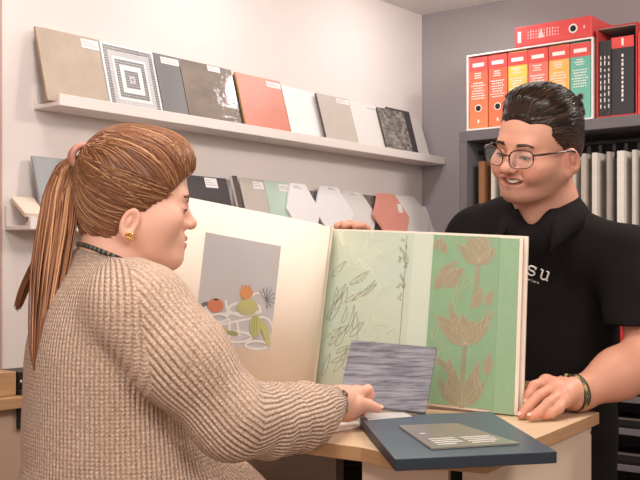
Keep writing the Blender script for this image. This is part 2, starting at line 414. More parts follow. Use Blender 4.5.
# hanging sample boards
pal = [(150, 104, 70), (214, 204, 190), (190, 180, 168), (222, 214, 204), (150, 140, 132), (226, 218, 208), (206, 198, 190), (118, 110, 106), (228, 222, 214), (186, 176, 164), (216, 208, 198), (168, 158, 150), (224, 216, 206), (200, 190, 180), (140, 132, 126), (222, 214, 206), (176, 168, 160), (230, 224, 216), (196, 188, 178), (218, 210, 200)]
x = .085; bi = 0
NUMW = ['first', 'second', 'third', 'fourth', 'fifth', 'sixth', 'seventh', 'eighth', 'ninth', 'tenth', 'eleventh', 'twelfth', 'thirteenth', 'fourteenth', 'fifteenth', 'sixteenth', 'seventeenth', 'eighteenth', 'nineteenth', 'twentieth']
wn = {0: 'brown wood', 4: 'mid grey', 7: 'dark grey'}
while x < 1.02:
    th = (.026, .015, .021, .018, .020, .014)[bi % 6]
    t = MB().box((-th/2, -.155, -.62), (th/2, .115, 0))
    o = t.build('sample_board', mat('sample_board_laminate', pal[bi % 20], .5, noise=(tuple(max(0, c-10) for c in pal[bi % 20]), 12, .3, (1, 1, 6))), loc=OB+Vector((NX*x+UX*.19, NY*x+UY*.19, 1.86)), rz=RZC, bevel=.001)
    nm = wn.get(bi, 'pale')
    tag(o, '%s %s sample board from the left, hanging edge-on in the bookcase' % (NUMW[bi], nm), 'sample board', 'sample boards hanging in the bookcase')
    MB().box((-.007, -.10, 0), (.007, -.08, .034)).box((-.009, -.112, -.02), (.009, -.07, .004)).build('hanger_clip', M_black, o)
    x += (.052, .046, .05, .045, .055, .047)[bi % 6]; bi += 1

# ---- ring binders in a white slipcase
BXC = .307
tb = empty('binder_slipcase', OB+Vector((NX*BXC, NY*BXC, ZT)), RZC, 'white open-front slipcase holding six coloured binders on the bookcase', 'slipcase')
hw = .273
for lo, hi, n in (((-hw, .004, .0005), (-hw+.006, .31, .311), 'side_panel'), ((hw-.006, .004, .0005), (hw, .31, .311), 'side_panel'), ((-hw+.006, .004, .305), (hw-.006, .31, .311), 'top_panel'), ((-hw+.006, .004, .0005), (hw-.006, .31, .0065), 'bottom_panel'), ((-hw+.006, .304, .0065), (hw-.006, .31, .305), 'back_panel')):
    MB().box(lo, hi).build(n, M_white, tb)
M_red = mat('red_binder', (226, 86, 82), .4, noise=((220, 78, 76), 9, .3, (1, 1, 1)))
M_darkhole = mat('hole_black', (15, 14, 14), .6, bump=(30, .01, .001))
def ramp_mat(name, top, bottom):
    """printed spine that grades between two inks"""
    m = mat(name, top, .4); nt = m.node_tree; b = nt.nodes['Principled BSDF']
    tc = nt.nodes.new('ShaderNodeTexCoord'); sp = nt.nodes.new('ShaderNodeSeparateXYZ'); r = nt.nodes.new('ShaderNodeValToRGB'); mr = nt.nodes.new('ShaderNodeMapRange')
    nt.links.new(tc.outputs['Object'], sp.inputs[0]); nt.links.new(sp.outputs['Z'], mr.inputs[0]); mr.inputs[2].default_value = .29
    nt.links.new(mr.outputs[0], r.inputs[0]); r.color_ramp.elements[0].color = C4(bottom); r.color_ramp.elements[1].color = C4(top)
    nt.links.new(r.outputs[0], b.inputs['Base Color']); return m
BC = [('orange red', (232, 92, 74), (240, 140, 92), True), ('bright orange red', (234, 96, 76), (240, 128, 88), True), ('yellow', (246, 204, 92), (240, 184, 96), False), ('salmon red', (232, 116, 98), (234, 130, 112), False), ('amber', (242, 184, 96), (240, 174, 92), False), ('teal green', (104, 180, 160), (116, 188, 170), False)]
x0 = -hw+.008; bw = (2*hw-.016)/6
BG = 'binders in the white slipcase'
for i, (nm, c0, c1, hole) in enumerate(BC):
    t = empty('ring_binder', OB+Vector((NX*(BXC+x0+bw*(i+.5))+UX*.009, NY*(BXC+x0+bw*(i+.5))+UY*.009, ZT+.007)), RZC, '%s ring binder, %s from the left in the white slipcase' % (nm, NUMW[i]), 'binder', BG)
    h = bw/2-.002
    MB().box((-h, 0, 0), (h, .26, .292)).build('cover', ramp_mat('binder_spine_print', c0, c1), t, bevel=.004)
    MB().box((-h+.0005, -.0008, .236), (h-.0005, 0, .289)).build('top_band', M_red, t)
    l = MB().box((-h*.62, -.0014, .252), (h*.62, -.0008, .267)).build('name_strip', M_inkw, t)
    tx = MB()
    for k in range(7):
        ww = h*(.5+.3*random.random()); zz = .12+.0105*k
        for j in range(6):
            xx = -ww+2*ww*j/6; tx.box((xx, -.0009, zz), (xx+2*ww/6*random.uniform(.55, .9), -.0001, zz+.0045))
    tx.build('printed_text', M_inkw, t); tx = MB()
    for k in range(3):
        ww = h*(.3+.3*random.random()); tx.box((-ww, -.0009, .205+.009*k), (ww*.7, -.0001, .2085+.009*k))
    tx.build('printed_title', M_inkw, t)
    MB().box((-.004, -.0009, .022), (.004, -.0001, .036)).build('printed_mark', M_inkw, t)
    g = MB(); k = 20
    ringp = [(.0115*math.cos(2*math.pi*j/k), .0115*math.sin(2*math.pi*j/k)) for j in range(k)]
    g.prism([(a, -.0016, .082+b) for a, b in ringp], [(a, -.0002, .082+b) for a, b in ringp])
    hr = MB().prism([(a*1.35, -.0011, .082+b*1.35) for a, b in ringp], [(a*1.35, -.0001, .082+b*1.35) for a, b in ringp]).build('ring_pull', M_inkw if hole else M_steel, t)
    g.build('hole', M_darkhole, hr)
# lying binder
t = empty('ring_binder', OB+Vector((NX*.415+UX*.004, NY*.415+UY*.004, ZT+.3115)), RZC+R(0), 'red ring binder lying flat on top of the white slipcase', 'binder', BG)
MB().box((-.163, 0, 0), (.160, .285, .082)).build('cover', mat('red_binder_cover', (226, 84, 82), .4, noise=((220, 76, 76), 8, .3, (1, 1, 1))), t, bevel=.004)
MB().box((-.148, -.001, .018), (-.134, 0, .062)).build('name_strip', M_inkw, t)
tx = MB()
for k in range(12):
    hh = random.uniform(.010, .022)
    for j in range(3): tx.box((-.105+.0115*k, -.0009, .028+.012*j), (-.1005+.0115*k, -.0001, .028+.012*j+hh*.45))
tx.prism([(-.062, -.001, .026), (-.034, -.001, .026), (-.048, -.001, .062)], [(-.062, -.0001, .026), (-.034, -.0001, .026), (-.048, -.0001, .062)])
tx.build('printed_text', mat('pale_ink', (238, 200, 196), .6, bump=(50, .01, .001)), t)
k = 20
rp = [(.012*math.cos(2*math.pi*j/k), .012*math.sin(2*math.pi*j/k)) for j in range(k)]
hr = MB().prism([(.086+a*1.5, -.0011, .042+b*1.5) for a, b in rp], [(.086+a*1.5, -.0001, .042+b*1.5) for a, b in rp]).build('ring_pull', M_inkw, t)
MB().prism([(.086+a, -.0016, .042+b) for a, b in rp], [(.086+a, -.0002, .042+b) for a, b in rp]).build('hole', M_darkhole, hr)
MB().box((.128, -.0011, .036), (.134, -.0001, .048)).build('printed_mark', mat('pale_ink', (238, 200, 196), .6, bump=(50, .01, .001)), t)
# red slipcase with dark books
def at_case(x, y, z): return OB+Vector((NX*x+UX*y, NY*x+UY*y, z))
M_redc = mat('dark_red_card', (194, 62, 60), .5, noise=((180, 54, 54), 8, .3, (1, 1, 1)))
M_lining = mat('grey_lining', (186, 180, 176), .7, bump=(40, .03, .001))
t = empty('red_slipcase', at_case(.672, .006, ZT), RZC, 'tall red open slipcase holding dark books, right of the binders', 'slipcase')
MB().box((-.078, 0, .0005), (-.073, .28, .335)).build('side_panel', M_redc, t)
MB().box((.073, 0, .0005), (.078, .28, .335)).build('side_panel', M_redc, t)
MB().box((-.073, 0, .0005), (.073, .28, .006)).build('bottom_panel', M_redc, t)
MB().box((-.073, .274, .006), (.073, .28, .33)).build('back_panel', M_lining, t)
tp = MB().box((-.078, 0, .335), (.078, .28, .341)).build('top_panel', M_redc, t)
MB().box((-.072, .002, .333), (.072, .27, .335)).build('lining', M_lining, tp)
M_dbook = mat('dark_book_cloth', (58, 56, 60), .5, noise=((50, 48, 52), 10, .3, (1, 1, 1)))
bx = -.0715
for i, (bwid, nm) in enumerate(((.016, 'slim dark book, leftmost in the red slipcase'), (.015, 'slim dark book, second in the red slipcase'), (.016, 'slim dark book, third in the red slipcase'), (.088, 'thick dark grey book with red top band in the red slipcase'))):
    b = empty('sample_book', at_case(.672+bx+bwid/2, .012+.004*(i == 3), ZT+.0065), RZC, nm, 'book', 'dark books in the red slipcase')
    hb = .292 if i == 3 else .284
    MB().box((-bwid/2+.0006, 0, 0), (bwid/2-.0006, .22, hb)).build('cover', M_dbook, b, bevel=.0015)
    tx = MB()
    if i == 3:
        MB().box((-bwid/2+.0008, -.0009, .25), (bwid/2-.0008, 0, hb-.001)).build('top_band', M_red, b)
        for q in range(11): tx.box((-.004, -.0009, .05+.0165*q), (.003, -.0001, .05+.0165*q+random.uniform(.008, .014)))
        tx.box((-.004, -.0014, .258), (.004, -.0008, .285))
    else:
        for q in range(9): tx.box((-.002, -.0009, .03+.023*q), (.002, -.0001, .03+.023*q+random.uniform(.008, .018)))
    tx.build('printed_text', M_inkw, b)
    bx += bwid
t = empty('red_slipcase', at_case(.844, .006, ZT), RZC, 'red slipcase at the right edge of the picture on the bookcase', 'slipcase')
for lo, hi, n in (((-.09, 0, .0005), (-.084, .28, .30), 'side_panel'), ((.084, 0, .0005), (.09, .28, .30), 'side_panel'), ((-.084, 0, .0005), (.084, .28, .006), 'bottom_panel'), ((-.084, .274, .006), (.084, .28, .30), 'back_panel')):
    MB().box(lo, hi).build(n, M_red, t)
b = empty('sample_book', at_case(.844, .012, ZT+.0065), RZC, 'dark book inside the red slipcase at the right edge of the picture', 'book')
MB().box((-.08, 0, 0), (.08, .22, .288)).build('cover', M_dbook, b, bevel=.002)
MB().box((-.06, -.0009, .2), (.06, -.0001, .21)).build('printed_text', M_inkw, b)

# ------------------------------------------------------------------ the counter
ZC = 1.13
ct = empty('counter', (.2, 2.0, 0), 0, 'counter with birch worktop under the open book', 'counter')
T0 = Vector((.2, 2.0, 0))
ctop = [(.254, 1.522), (.562, 2.012), (-.03, 2.475), (-.20, 2.36), (-.22, 2.16), (-.16, 1.96), (-.10, 1.80), (-.06, 1.725), (-.02, 1.682), (.026, 1.648), (.066, 1.62), (.092, 1.585), (.11, 1.556), (.15, 1.55), (.204, 1.548)]
mb = MB().prism([(x-.2, y-2, ZC-.024) for x, y in ctop], [(x-.2, y-2, ZC) for x, y in ctop])
mb.m = [1, 0]+[1]*len(ctop)
mb.build('worktop', [M_wood, M_woodedge], ct, bevel=.0015)
eu = Vector((.308, .49, 0)).normalized(); ev = Vector((-eu.y, eu.x, 0))    # right edge direction, and into the counter
c0 = Vector((.254, 1.522, 0))
def slab(a, b, thick, z0, z1, m, name, par=ct, inward=None):
    a = Vector((*a, 0)); b = Vector((*b, 0)); d = (b-a).normalized(); n = Vector((-d.y, d.x, 0))*thick
    q = [a, b, b+n, a+n]
    return MB().prism([p+Vector((0, 0, z0))-T0 for p in q], [p+Vector((0, 0, z1))-T0 for p in q]).build(name, m, par, bevel=.001)
def ray(px, Y): return ((px-320)/F*Y, Y)
# right cabinet body: its long right face and its narrow front edge
pr0 = c0+eu*.07+ev*.012; pr1 = c0+eu*.565+ev*.012
slab(pr0[:2], pr1[:2], .06, 0, ZC-.024, M_panel, 'side_panel')
MB().tube([P(589, 433, 2.0)-T0+Vector((.002, .0, 0)), P(589, 433, 2.0)-T0+Vector((-.01, .012, 0))], .005, 10).build('screw_cap', M_dk, ct)
slab(ray(362, 1.66), ray(448, 1.62), .03, 0, ZC-.024, M_panel, 'front_panel')
slab(ray(240, 1.90), ray(336, 1.80), .03, 0, ZC-.024, M_taupe, 'front_panel')
slab(ray(330, 2.15), ray(520, 2.05), .02, 0, ZC-.024, M_black, 'inner_panel')
sh = MB().box((-.28, -.30, .60), (.16, .1, .62)).build('shelf', M_dk, ct)
k = MB().sphere(P(478, 467.5, 1.545)-T0, .007, 10, 6).build('bolt', M_woodedge, ct, smooth=True)
# folder below the counter with pale strip
t = empty('sample_folder', (.050, 1.915, .6215), R(25), 'black folder with a pale edge standing under the counter', 'folder')
MB().box((-.05, -.012, 0), (.05, .012, .42)).build('cover', M_black, t, bevel=.003)
M_ps = mat('pale_strip', (200, 196, 194), .5, bump=(30, .02, .001))
MB().box((-.046, -.016, -.011), (.046, -.0125, .011), M=Matrix.Translation((0, 0, .31)) @ Matrix.Rotation(R(-8), 4, 'Y')).build('edge_strip', M_ps, t)

# ------------------------------------------------------------------ left side bench
ben = W(2.30, .36, 0)
BEN_ = 0
bt = empty('side_bench', ben, RZW, 'birch topped white side bench behind the woman at the left edge', 'bench')
MB().box((-.55, -.13, 1.085), (.16, -.01, 1.112)).build('bench_top', M_woodedge, bt, bevel=.002)
MB().box((-.55, -.11, 0), (.14, -.09, 1.085)).build('front_panel', mat('shaded_white_panel', (190, 162, 140), .6, bump=(60, .03, .001)), bt)  # white panel in brown-beige, the shade under the top put into its colour
MB().box((.12, -.09, 0), (.14, -.015, 1.085)).build('side_panel', M_white, bt)
MB().box((-.55, -.09, 0), (-.53, -.015, 1.085)).build('side_panel', M_white, bt)
qx = P(13, 405, 2.43)
brk = Matrix.Rotation(-RZW, 4, 'Z') @ (qx-ben)
br = MB().box((brk.x-.014, -.122, 1.035), (brk.x+.014, -.111, 1.083)).box((brk.x-.014, -.128, 1.079), (brk.x+.014, -.09, 1.0845))
br.build('bracket', M_black, bt, bevel=.002)
def on_bench(px, py, Y):
    v = P(px, py, Y); return Vector((v.x, v.y, 1.1125))
o = MB().box((-.04, -.045, 0), (.04, .04, .058)).build('wooden_block', M_woodedge, loc=on_bench(17, 390, 2.47)-Vector((UX, UY, 0))*.073, rz=RZW, bevel=.002)
tag(o, 'birch block on the side bench at the left edge', 'block')
t = empty('black_card_box', on_bench(17, 390, 2.47), RZW, 'black box with white lettering on the side bench behind the woman', 'box')
MB().box((-.028, -.045, .012), (.07, .045, .056)).build('box', M_black, t, bevel=.002)
MB().box((-.03, -.055, 0), (.08, .05, .012)).build('tray', M_black, t, bevel=.002)
tx = MB()
for j in range(6): tx.box((-.022+.0062*j, -.0458, .030), (-.0178+.0062*j, -.0451, .036))
tx.build('printed_text', M_inkw, t)

# ------------------------------------------------------------------ the big open sample book
M_page = mat('cream_page', (242, 226, 210), .7, bump=(90, .03, .001))
M_cover = mat('book_cover_cream', (236, 222, 208), .6, bump=(60, .03, .001))
M_block = mat('page_block_edge', (232, 212, 190), .75, noise=((214, 190, 166), 60, .3, (1, 1, 1)))
M_mint = mat('mint_wallpaper', (188, 208, 194), .42, .0, noise=((208, 212, 190), 5, .3, (1, 1, 1)), bump=(70, .12, .001))
M_strip = mat('pale_mint_strip', (206, 216, 200), .55, bump=(120, .05, .001))
M_greenw = mat('green_wallpaper', (144, 178, 142), .5, noise=((134, 168, 132), 30, .3, (1, 1, 1)), bump=(90, .12, .001))
M_green2 = mat('plain_green_wallpaper', (152, 184, 148), .55, noise=((142, 174, 138), 60, .3, (1, 1, 1)), bump=(90, .12, .001))
M_olive = mat('olive_gutter_sheet', (164, 170, 126), .6, bump=(60, .05, .001))
M_bronze = mat('bronze_print', (180, 164, 142), .38, .25, noise=((160, 158, 128), 40, .3, (1, 1, 1)), bump=(90, .1, .001))
M_silver = mat('silver_line', (160, 154, 130), .35, .5, bump=(60, .03, .001))
M_pale_line = mat('pale_pearl_line', (226, 232, 216), .3, .3, bump=(60, .03, .001))
TL, BL, BR, TR = P(329, 229, 2.24), P(311, 390.5, 2.235), P(518.5, 415.6, 1.952), P(524, 236.5, 1.985)
BN = (TR-TL).cross(BL-TL).normalized()
if BN.y > 0: BN = -BN
def BK(u, v, off=0):
    """u across the right page from the spine, v down it"""
    b = off+.012*math.sin(math.pi*min(max(u, 0), 1))
    return TL*(1-u)*(1-v)+TR*u*(1-v)+BR*u*v+BL*(1-u)*v+BN*b
book = empty('sample_book', (TL+TR+BL+BR)/4*1 + Vector((0, 0, 1.13-((TL+TR+BL+BR)/4).z)), 0, 'huge open wallpaper sample book standing on the counter between woman and man', 'book')
B0 = book.location.copy()
def sheet(name, u0, u1, v0, v1, off, m, th=.0012, nu=14, par=book, skew=(0, 0)):
    mb = MB(); n = nu+1
    f = [BK(u0+(u1-u0)*i/nu+skew[0]*0, v0, off)-B0 for i in range(n)]; g = [BK(u0+(u1-u0)*i/nu+(skew[1] if i == 0 else 0)*(1-i/nu), v1, off)-B0 for i in range(n)]
    f2 = [p-BN*th for p in f]; g2 = [p-BN*th for p in g]
    vs = f+g+f2+g2
    fs = [(i, i+1, n+i+1, n+i) for i in range(nu)]+[(2*n+i+1, 2*n+i, 3*n+i, 3*n+i+1) for i in range(nu)]
    fs += [(i+1, i, 2*n+i, 2*n+i+1) for i in range(nu)]+[(n+i, n+i+1, 3*n+i+1, 3*n+i) for i in range(nu)]
    fs += [(0, n, 3*n, 2*n), (n-1, 3*n-1, 4*n-1, 2*n-1)]
    mb.add(vs, fs); return mb.build(name, m, par)
sheet('page_block', .004, .988, .006, .994, -.0032, M_block, th=.013)
sheet('back_cover', -.0, 1.004, -.006, 1.0, -.0165, M_cover, th=.005)
sheet('page', .0, .995, 0, 1.0, -.0016, M_page)
mint = sheet('mint_wallpaper_sheet', .004, .482, .008, .992, .0002, M_mint)
tag(mint, 'pale mint wallpaper sheet with fine leaf lines')
sheet('pale_strip', .478, .592, .008, .99, -.0002, M_strip)
grn = sheet('green_wallpaper_sheet', .583, .894, .012, .985, .0012, M_greenw)
tag(grn, 'green wallpaper sheet with bronze flowers')
sheet('plain_green_sheet', .889, .980, .014, 1.0, .0002, M_green2)
sheet('gutter_sheet', -.006, .03, .004, .996, .0012, M_olive, nu=3)
# printed motifs on the sheets: leaves given in page coordinates
ASP = 1.32     # page width over height
def leaf_pts(x, y, ang, ln, wd, bend=0, n=9):
    a = R(ang); l, r, c = [], [], []
    for i in range(n):
        t = i/(n-1); s = t*ln; b = bend*t*t*ln
        ca, sa = math.cos(a), math.sin(a)
        px, py = x+(s*ca-b*sa)/ASP, y-(s*sa+b*ca)
        wv = wd*math.sin(math.pi*min(1, t**.75))*.5
        l.append((px-wv*sa/ASP, py-wv*ca)); r.append((px+wv*sa/ASP, py+wv*ca)); c.append((px, py))
    return l, r, c
def motif(mb, x, y, ang, ln, wd, bend=0, off=.0017, clip=(.585, .892)):
    l, r, c = leaf_pts(x, y, ang, ln, wd, bend)
    cl = lambda p: (min(max(p[0], clip[0]), clip[1]), min(max(p[1], .014), .983))
    vs = [BK(*cl(p), off)-B0 for p in l]+[BK(*cl(p), off)-B0 for p in r]; n = len(l)
    mb.add(vs, [(i, i+1, n+i+1, n+i) for i in range(n-1)])
PET = []
mb = MB()
for st in ([(.72, .99), (.715, .8), (.72, .62)], [(.745, .42), (.76, .28), (.765, .12)]):
    for (a, b), (c, d) in zip(st[:-1], st[1:]):
        w_ = .011; a = a*.963+.068; c = c*.963+.068
        mb.add([BK(a-w_, b, .0016)-B0, BK(a+w_, b, .0016)-B0, BK(c+w_*.8, d, .0016)-B0, BK(c-w_*.8, d, .0016)-B0], [(0, 1, 2, 3)])
for (x, y, a, l, wd, bd) in ((.72, .63, 95, .17, .10, .05), (.72, .63, 60, .19, .085, -.15), (.72, .63, 130, .24, .085, .2), (.72, .63, 30, .20, .06, .3), (.72, .63, 160, .20, .07, -.25), (.725, .64, 75, .16, .10, 0), (.71, .64, 112, .16, .10, 0), (.70, .55, 140, .17, .05, -.4), (.72, .60, 40, .24, .05, .1),
        (.765, .14, 100, .13, .11, 0), (.765, .15, 60, .15, .08, .2), (.765, .15, 130, .17, .08, -.2), (.765, .16, 20, .13, .06, .4), (.77, .16, 160, .18, .07, -.3), (.765, .15, 80, .16, .1, 0),
        (.60, .30, 30, .16, .09, .2), (.56, .33, 60, .18, .08, -.3), (.545, .10, 60, .09, .05, 0), (.60, .12, 110, .10, .05, .1), (.57, .24, 20, .14, .05, .3),
        (.72, .97, 60, .26, .08, .2), (.72, .98, 120, .28, .08, -.2), (.71, .98, 150, .20, .07, -.3), (.73, .97, 35, .18, .06, .3), (.75, .42, 60, .13, .05, .2), (.66, .80, 130, .15, .04, .3), (.82, .80, 80, .14, .05, 0), (.56, .80, 80, .12, .05, .1), (.80, .40, 50, .10, .05, .2)):
    x = x*.963+.068; motif(mb, x, y, a, l, wd, bd)
    for q in leaf_pts(x, y, a, l, wd, bd)[:2]: PET.append(q)
mb.build('printed_flowers', M_bronze, grn)
def hairline(mb, pts, w_, off):
    pts = [BK(u, v, off)-B0 for u, v in pts]
    for a, b in zip(pts[:-1], pts[1:]):
        d = (b-a).normalized(); s = d.cross(BN)*w_
        mb.add([a+s, b+s, b-s, a-s], [(0, 1, 2, 3)])
ml = MB()
for (x, y, a, l, wd, bd) in ((.56, .62, 60, .1, .03, .2), (.58, .74, 75, .12, .03, -.1), (.66, .42, 80, .12, .03, .1), (.79, .55, 70, .14, .03, .1), (.68, .33, 50, .1, .03, .1), (.64, .93, 70, .16, .03, .1), (.80, .93, 100, .16, .03, .1)):
    x = x*.963+.068; L_, R_, c_ = leaf_pts(x, y, a, l, wd, bd); hairline(ml, L_, .0006, .0019); hairline(ml, R_, .0006, .0019)
for q in PET: hairline(ml, [(min(max(u, .586), .891), min(max(v, .015), .982)) for u, v in q], .0004, .0019)
ml.build('printed_leaf_lines', mat('pale_gold_line', (206, 194, 162), .35, .2, bump=(60, .03, .001)), grn)
ml = MB(); mp = MB()
for i in range(26):
    x = random.uniform(.04, .22); y = random.uniform(.28, .95)
    L_, R_, c_ = leaf_pts(x, y, random.uniform(20, 75), random.uniform(.10, .20), random.uniform(.02, .04), random.uniform(-.2, .3))
    for q in (L_, R_): hairline(ml, [(min(u, .475), min(max(v, .012), .985)) for u, v in q], .00055, .0006)
for i in range(34):
    x = random.uniform(.02, .40); y = random.uniform(.06, .5) if i < 22 else random.uniform(.4, .9)
    L_, R_, c_ = leaf_pts(x, y, random.uniform(10, 170), random.uniform(.07, .2), random.uniform(.02, .05), random.uniform(-.3, .3))
    for q in (L_, c_): hairline(mp, [(min(max(u, .006), .478), min(max(v, .012), .985)) for u, v in q], .0008, .0006)
hairline(ml, [(.23, .55), (.225, .97)], .0006, .0006)
hairline(ml, [(.445, .02), (.45, .3), (.452, .97)], .0006, .0006)
for i in range(26):
    x = random.uniform(.41, .46); y = random.uniform(.05, .40)
    L_, R_, c_ = leaf_pts(x, y, random.uniform(0, 360), random.uniform(.01, .03), .012, 0)
    hairline(ml, [(min(u, .477), max(v, .012)) for u, v in L_+R_[::-1]], .0005, .0006)
ml.build('printed_leaf_lines', M_silver, mint); mp.build('printed_pearl_lines', M_pale_line, mint)

# left page, curling out of the spine
LP = [(.022, 2.245), (.0265, 2.215), (.026, 2.185), (.017, 2.155), (-.003, 2.125), (-.033, 2.10), (-.075, 2.075), (-.13, 2.05), (-.20, 2.02), (-.28, 1.985), (-.37, 1.945)]
def catmull(pts, n):
    out = []; p = [pts[0]]+list(pts)+[pts[-1]]
    for i in range(1, len(p)-2):
        for k in range(n):
            t = k/n; a, b, c, d = (np.array(q, float) for q in p[i-1:i+3])
            out.append(tuple(.5*((2*b)+(-a+c)*t+(2*a-5*b+4*c-d)*t*t+(-a+3*b-3*c+d)*t**3)))
    out.append(tuple(pts[-1])); return out
LC = catmull(LP, 6)
acc = [0]
for a, b in zip(LC[:-1], LC[1:]): acc.append(acc[-1]+math.dist(a, b))
LT = acc[-1]
def topz(x, y):
    px = 320+F*x/y
    return CAM_H-((226-.200*(330-px) if px < 322 else 226)-HZ)/F*y
def LPG(u, v, off=0):
    s = u*LT
    i = max(k for k in range(len(acc)) if acc[k] <= s+1e-9); i = min(i, len(acc)-2)
    t = (s-acc[i])/(acc[i+1]-acc[i]); x = LC[i][0]*(1-t)+LC[i+1][0]*t; y = LC[i][1]*(1-t)+LC[i+1][1]*t
    dx, dy = LC[i+1][0]-LC[i][0], LC[i+1][1]-LC[i][1]; l = math.hypot(dx, dy)
    nx, ny = -dy/l, dx/l            # towards the reader
    if nx*(-.3)+ny*(-1) < 0: nx, ny = -nx, -ny
    z = topz(x, y)-.368*v
    return Vector((x+nx*off-.041*v, y+ny*off, z))
def lsheet(name, u0, u1, v0, v1, off, th, m, nu=40, par=book, o0=B0):
    mb = MB(); n = nu+1
    us = [u0+(u1-u0)*i/nu for i in range(n)]
    f = [LPG(u, v0, off)-o0 for u in us]; g = [LPG(u, v1, off)-o0 for u in us]
    f2 = [LPG(u, v0, off-th)-o0 for u in us]; g2 = [LPG(u, v1, off-th)-o0 for u in us]
    fs = [(i, i+1, n+i+1, n+i) for i in range(nu)]+[(2*n+i+1, 2*n+i, 3*n+i, 3*n+i+1) for i in range(nu)]
    fs += [(i+1, i, 2*n+i, 2*n+i+1) for i in range(nu)]+[(n+i, n+i+1, 3*n+i+1, 3*n+i) for i in range(nu)]
    fs += [(0, n, 3*n, 2*n), (n-1, 3*n-1, 4*n-1, 2*n-1)]
    mb.add(f+g+f2+g2, fs); return mb.build(name, m, par, smooth=False)
pg = lsheet('page', 0, 1, 0, 1, 0, .003, M_page)
pg.data.polygons.foreach_set('use_smooth', [True]*len(pg.data.polygons))
lsheet('front_cover', .22, 1.01, -.004, 1.004, -.006, .004, M_cover)
# printed still life on the left page
_UX = [(lambda q: 320+F*q.x/q.y)(LPG(k/1500, 0)) for k in range(600, 1501)]      # falls steadily past the curl
def u_px(px): return (600+900-float(np.interp(px, _UX[::-1], range(901))))/1500
U0, U1 = u_px(209), u_px(289)
def LV(px, py):
    v = 0
    for _ in range(4):
        u = u_px(px+18.8*v); p = LPG(u, 0); z = CAM_H-(py-HZ)/F*p.y; v = (p.z-z)/.368
    return u, v
_, VT = LV(243, 239); _, VB = LV(240, 344)
M_pgrey = mat('print_grey', (196, 191, 191), .55, noise=((188, 184, 184), 8, .3, (1, 1, 1)))
pic = lsheet('printed_picture', U1, U0, VT, VB, .0009, .0007, M_pgrey, nu=16)
PCM = [mat('print_'+n, c, .55, bump=(60, .03, .001)) for n, c in (('white', (226, 220, 216)), ('orange', (200, 122, 88)), ('amber', (212, 146, 92)), ('olive_green', (182, 176, 122)), ('leaf_green', (186, 184, 116)), ('pale_floor', (206, 200, 200)), ('dark_grey', (112, 112, 116)), ('stem', (70, 50, 40)), ('dark_green', (150, 152, 92)))]
pm = MB(); LAY = [0]
def pxy(px, py, off):
    u, v = LV(px, py); return LPG(u, v, off)-B0
def pshape(pts, m):
    LAY[0] += 1; off = .0011+.00008*LAY[0]
    vs = [pxy(x, y, off) for x, y in pts]; pm.add(vs, [tuple(range(len(vs)))], m)
def pell(cx, cy, rx, ry, m, rot=0, n=18):
    c, s = math.cos(R(rot)), math.sin(R(rot))
    pshape([(cx+rx*math.cos(2*math.pi*i/n)*c-ry*math.sin(2*math.pi*i/n)*s, cy+rx*math.cos(2*math.pi*i/n)*s+ry*math.sin(2*math.pi*i/n)*c) for i in range(n)], m)
def pline(pts, wd, m):
    LAY[0] += 1; off = .0011+.00008*LAY[0]
    q = [Vector((x, y)) for x, y in pts]; l, r = [], []
    for i, p in enumerate(q):
        d = (q[min(i+1, len(q)-1)]-q[max(i-1, 0)]).normalized(); n = Vector((-d.y, d.x))*wd/2
        l.append(p+n); r.append(p-n)
    vs = [pxy(p.x, p.y, off) for p in l]+[pxy(p.x, p.y, off) for p in r]; n = len(l)
    pm.add(vs, [(i, i+1, n+i+1, n+i) for i in range(n-1)], m)
def arc(cx, cy, rx, ry, a0=0, a1=360, n=18): return [(cx+rx*math.cos(R(a0+(a1-a0)*i/n)), cy+ry*math.sin(R(a0+(a1-a0)*i/n))) for i in range(n+1)]
pshape([(200, 329), (240, 330), (278, 334), (275, 350.5), (240, 346.5), (222, 344)], 5)
pell(209, 305, 7, 3, 6, 10)
pline(arc(245, 309, 16, 6.5), 2.6, 0); pline(arc(258, 305, 9, 12, 200, 360), 2.4, 0)
for a, b in (((205, 307), (214, 316)), ((214, 314), (262, 312)), ((214, 326), (252, 318)), ((230, 318), (230, 338)), ((237, 320), (240, 336)), ((226, 300), (229, 316)), ((206, 306), (210, 318))): pline([a, b], 2.4, 0)
pline(arc(219, 318, 9, 4), 2.4, 0); pline(arc(238, 337, 14, 5), 2.4, 0); pline(arc(257, 345, 11, 4), 2.2, 0); pline(arc(262, 330, 11, 13, 250, 380), 2.2, 0)
pell(223, 332, 7.5, 4.2, 3, 5); pell(233, 333, 6, 2.2, 8, 10)
pell(216, 305.5, 8, 7.2, 1); pell(216.5, 299.6, 2.6, 1.0, 7)
pell(246.5, 293, 6.6, 6.4, 2); pell(246, 289.5, 5, 3.6, 2)
for dx in (-3, 0, 3): pline([(246+dx, 287.5), (246+dx*1.5, 285)], 1.0, 1)
pell(247.5, 307, 10.5, 7.8, 3); pell(248, 304, 8.5, 5, 4)
pell(255.5, 326, 5.6, 11.5, 4, 4)
for dx in (-3, -.6, 1.8): pline([(255+dx*.6, 316), (255+dx, 326), (255+dx*.8, 335)], .8, 8)
pline([(262, 322), (266, 334), (270, 345)], 6, 4)
for k in range(9): pline([(266, 300), (266+9*math.cos(R(-140+28*k)), 298+11*math.sin(R(-140+28*k)))], .7, 6)
pm.build('printed_still_life', PCM, pic)

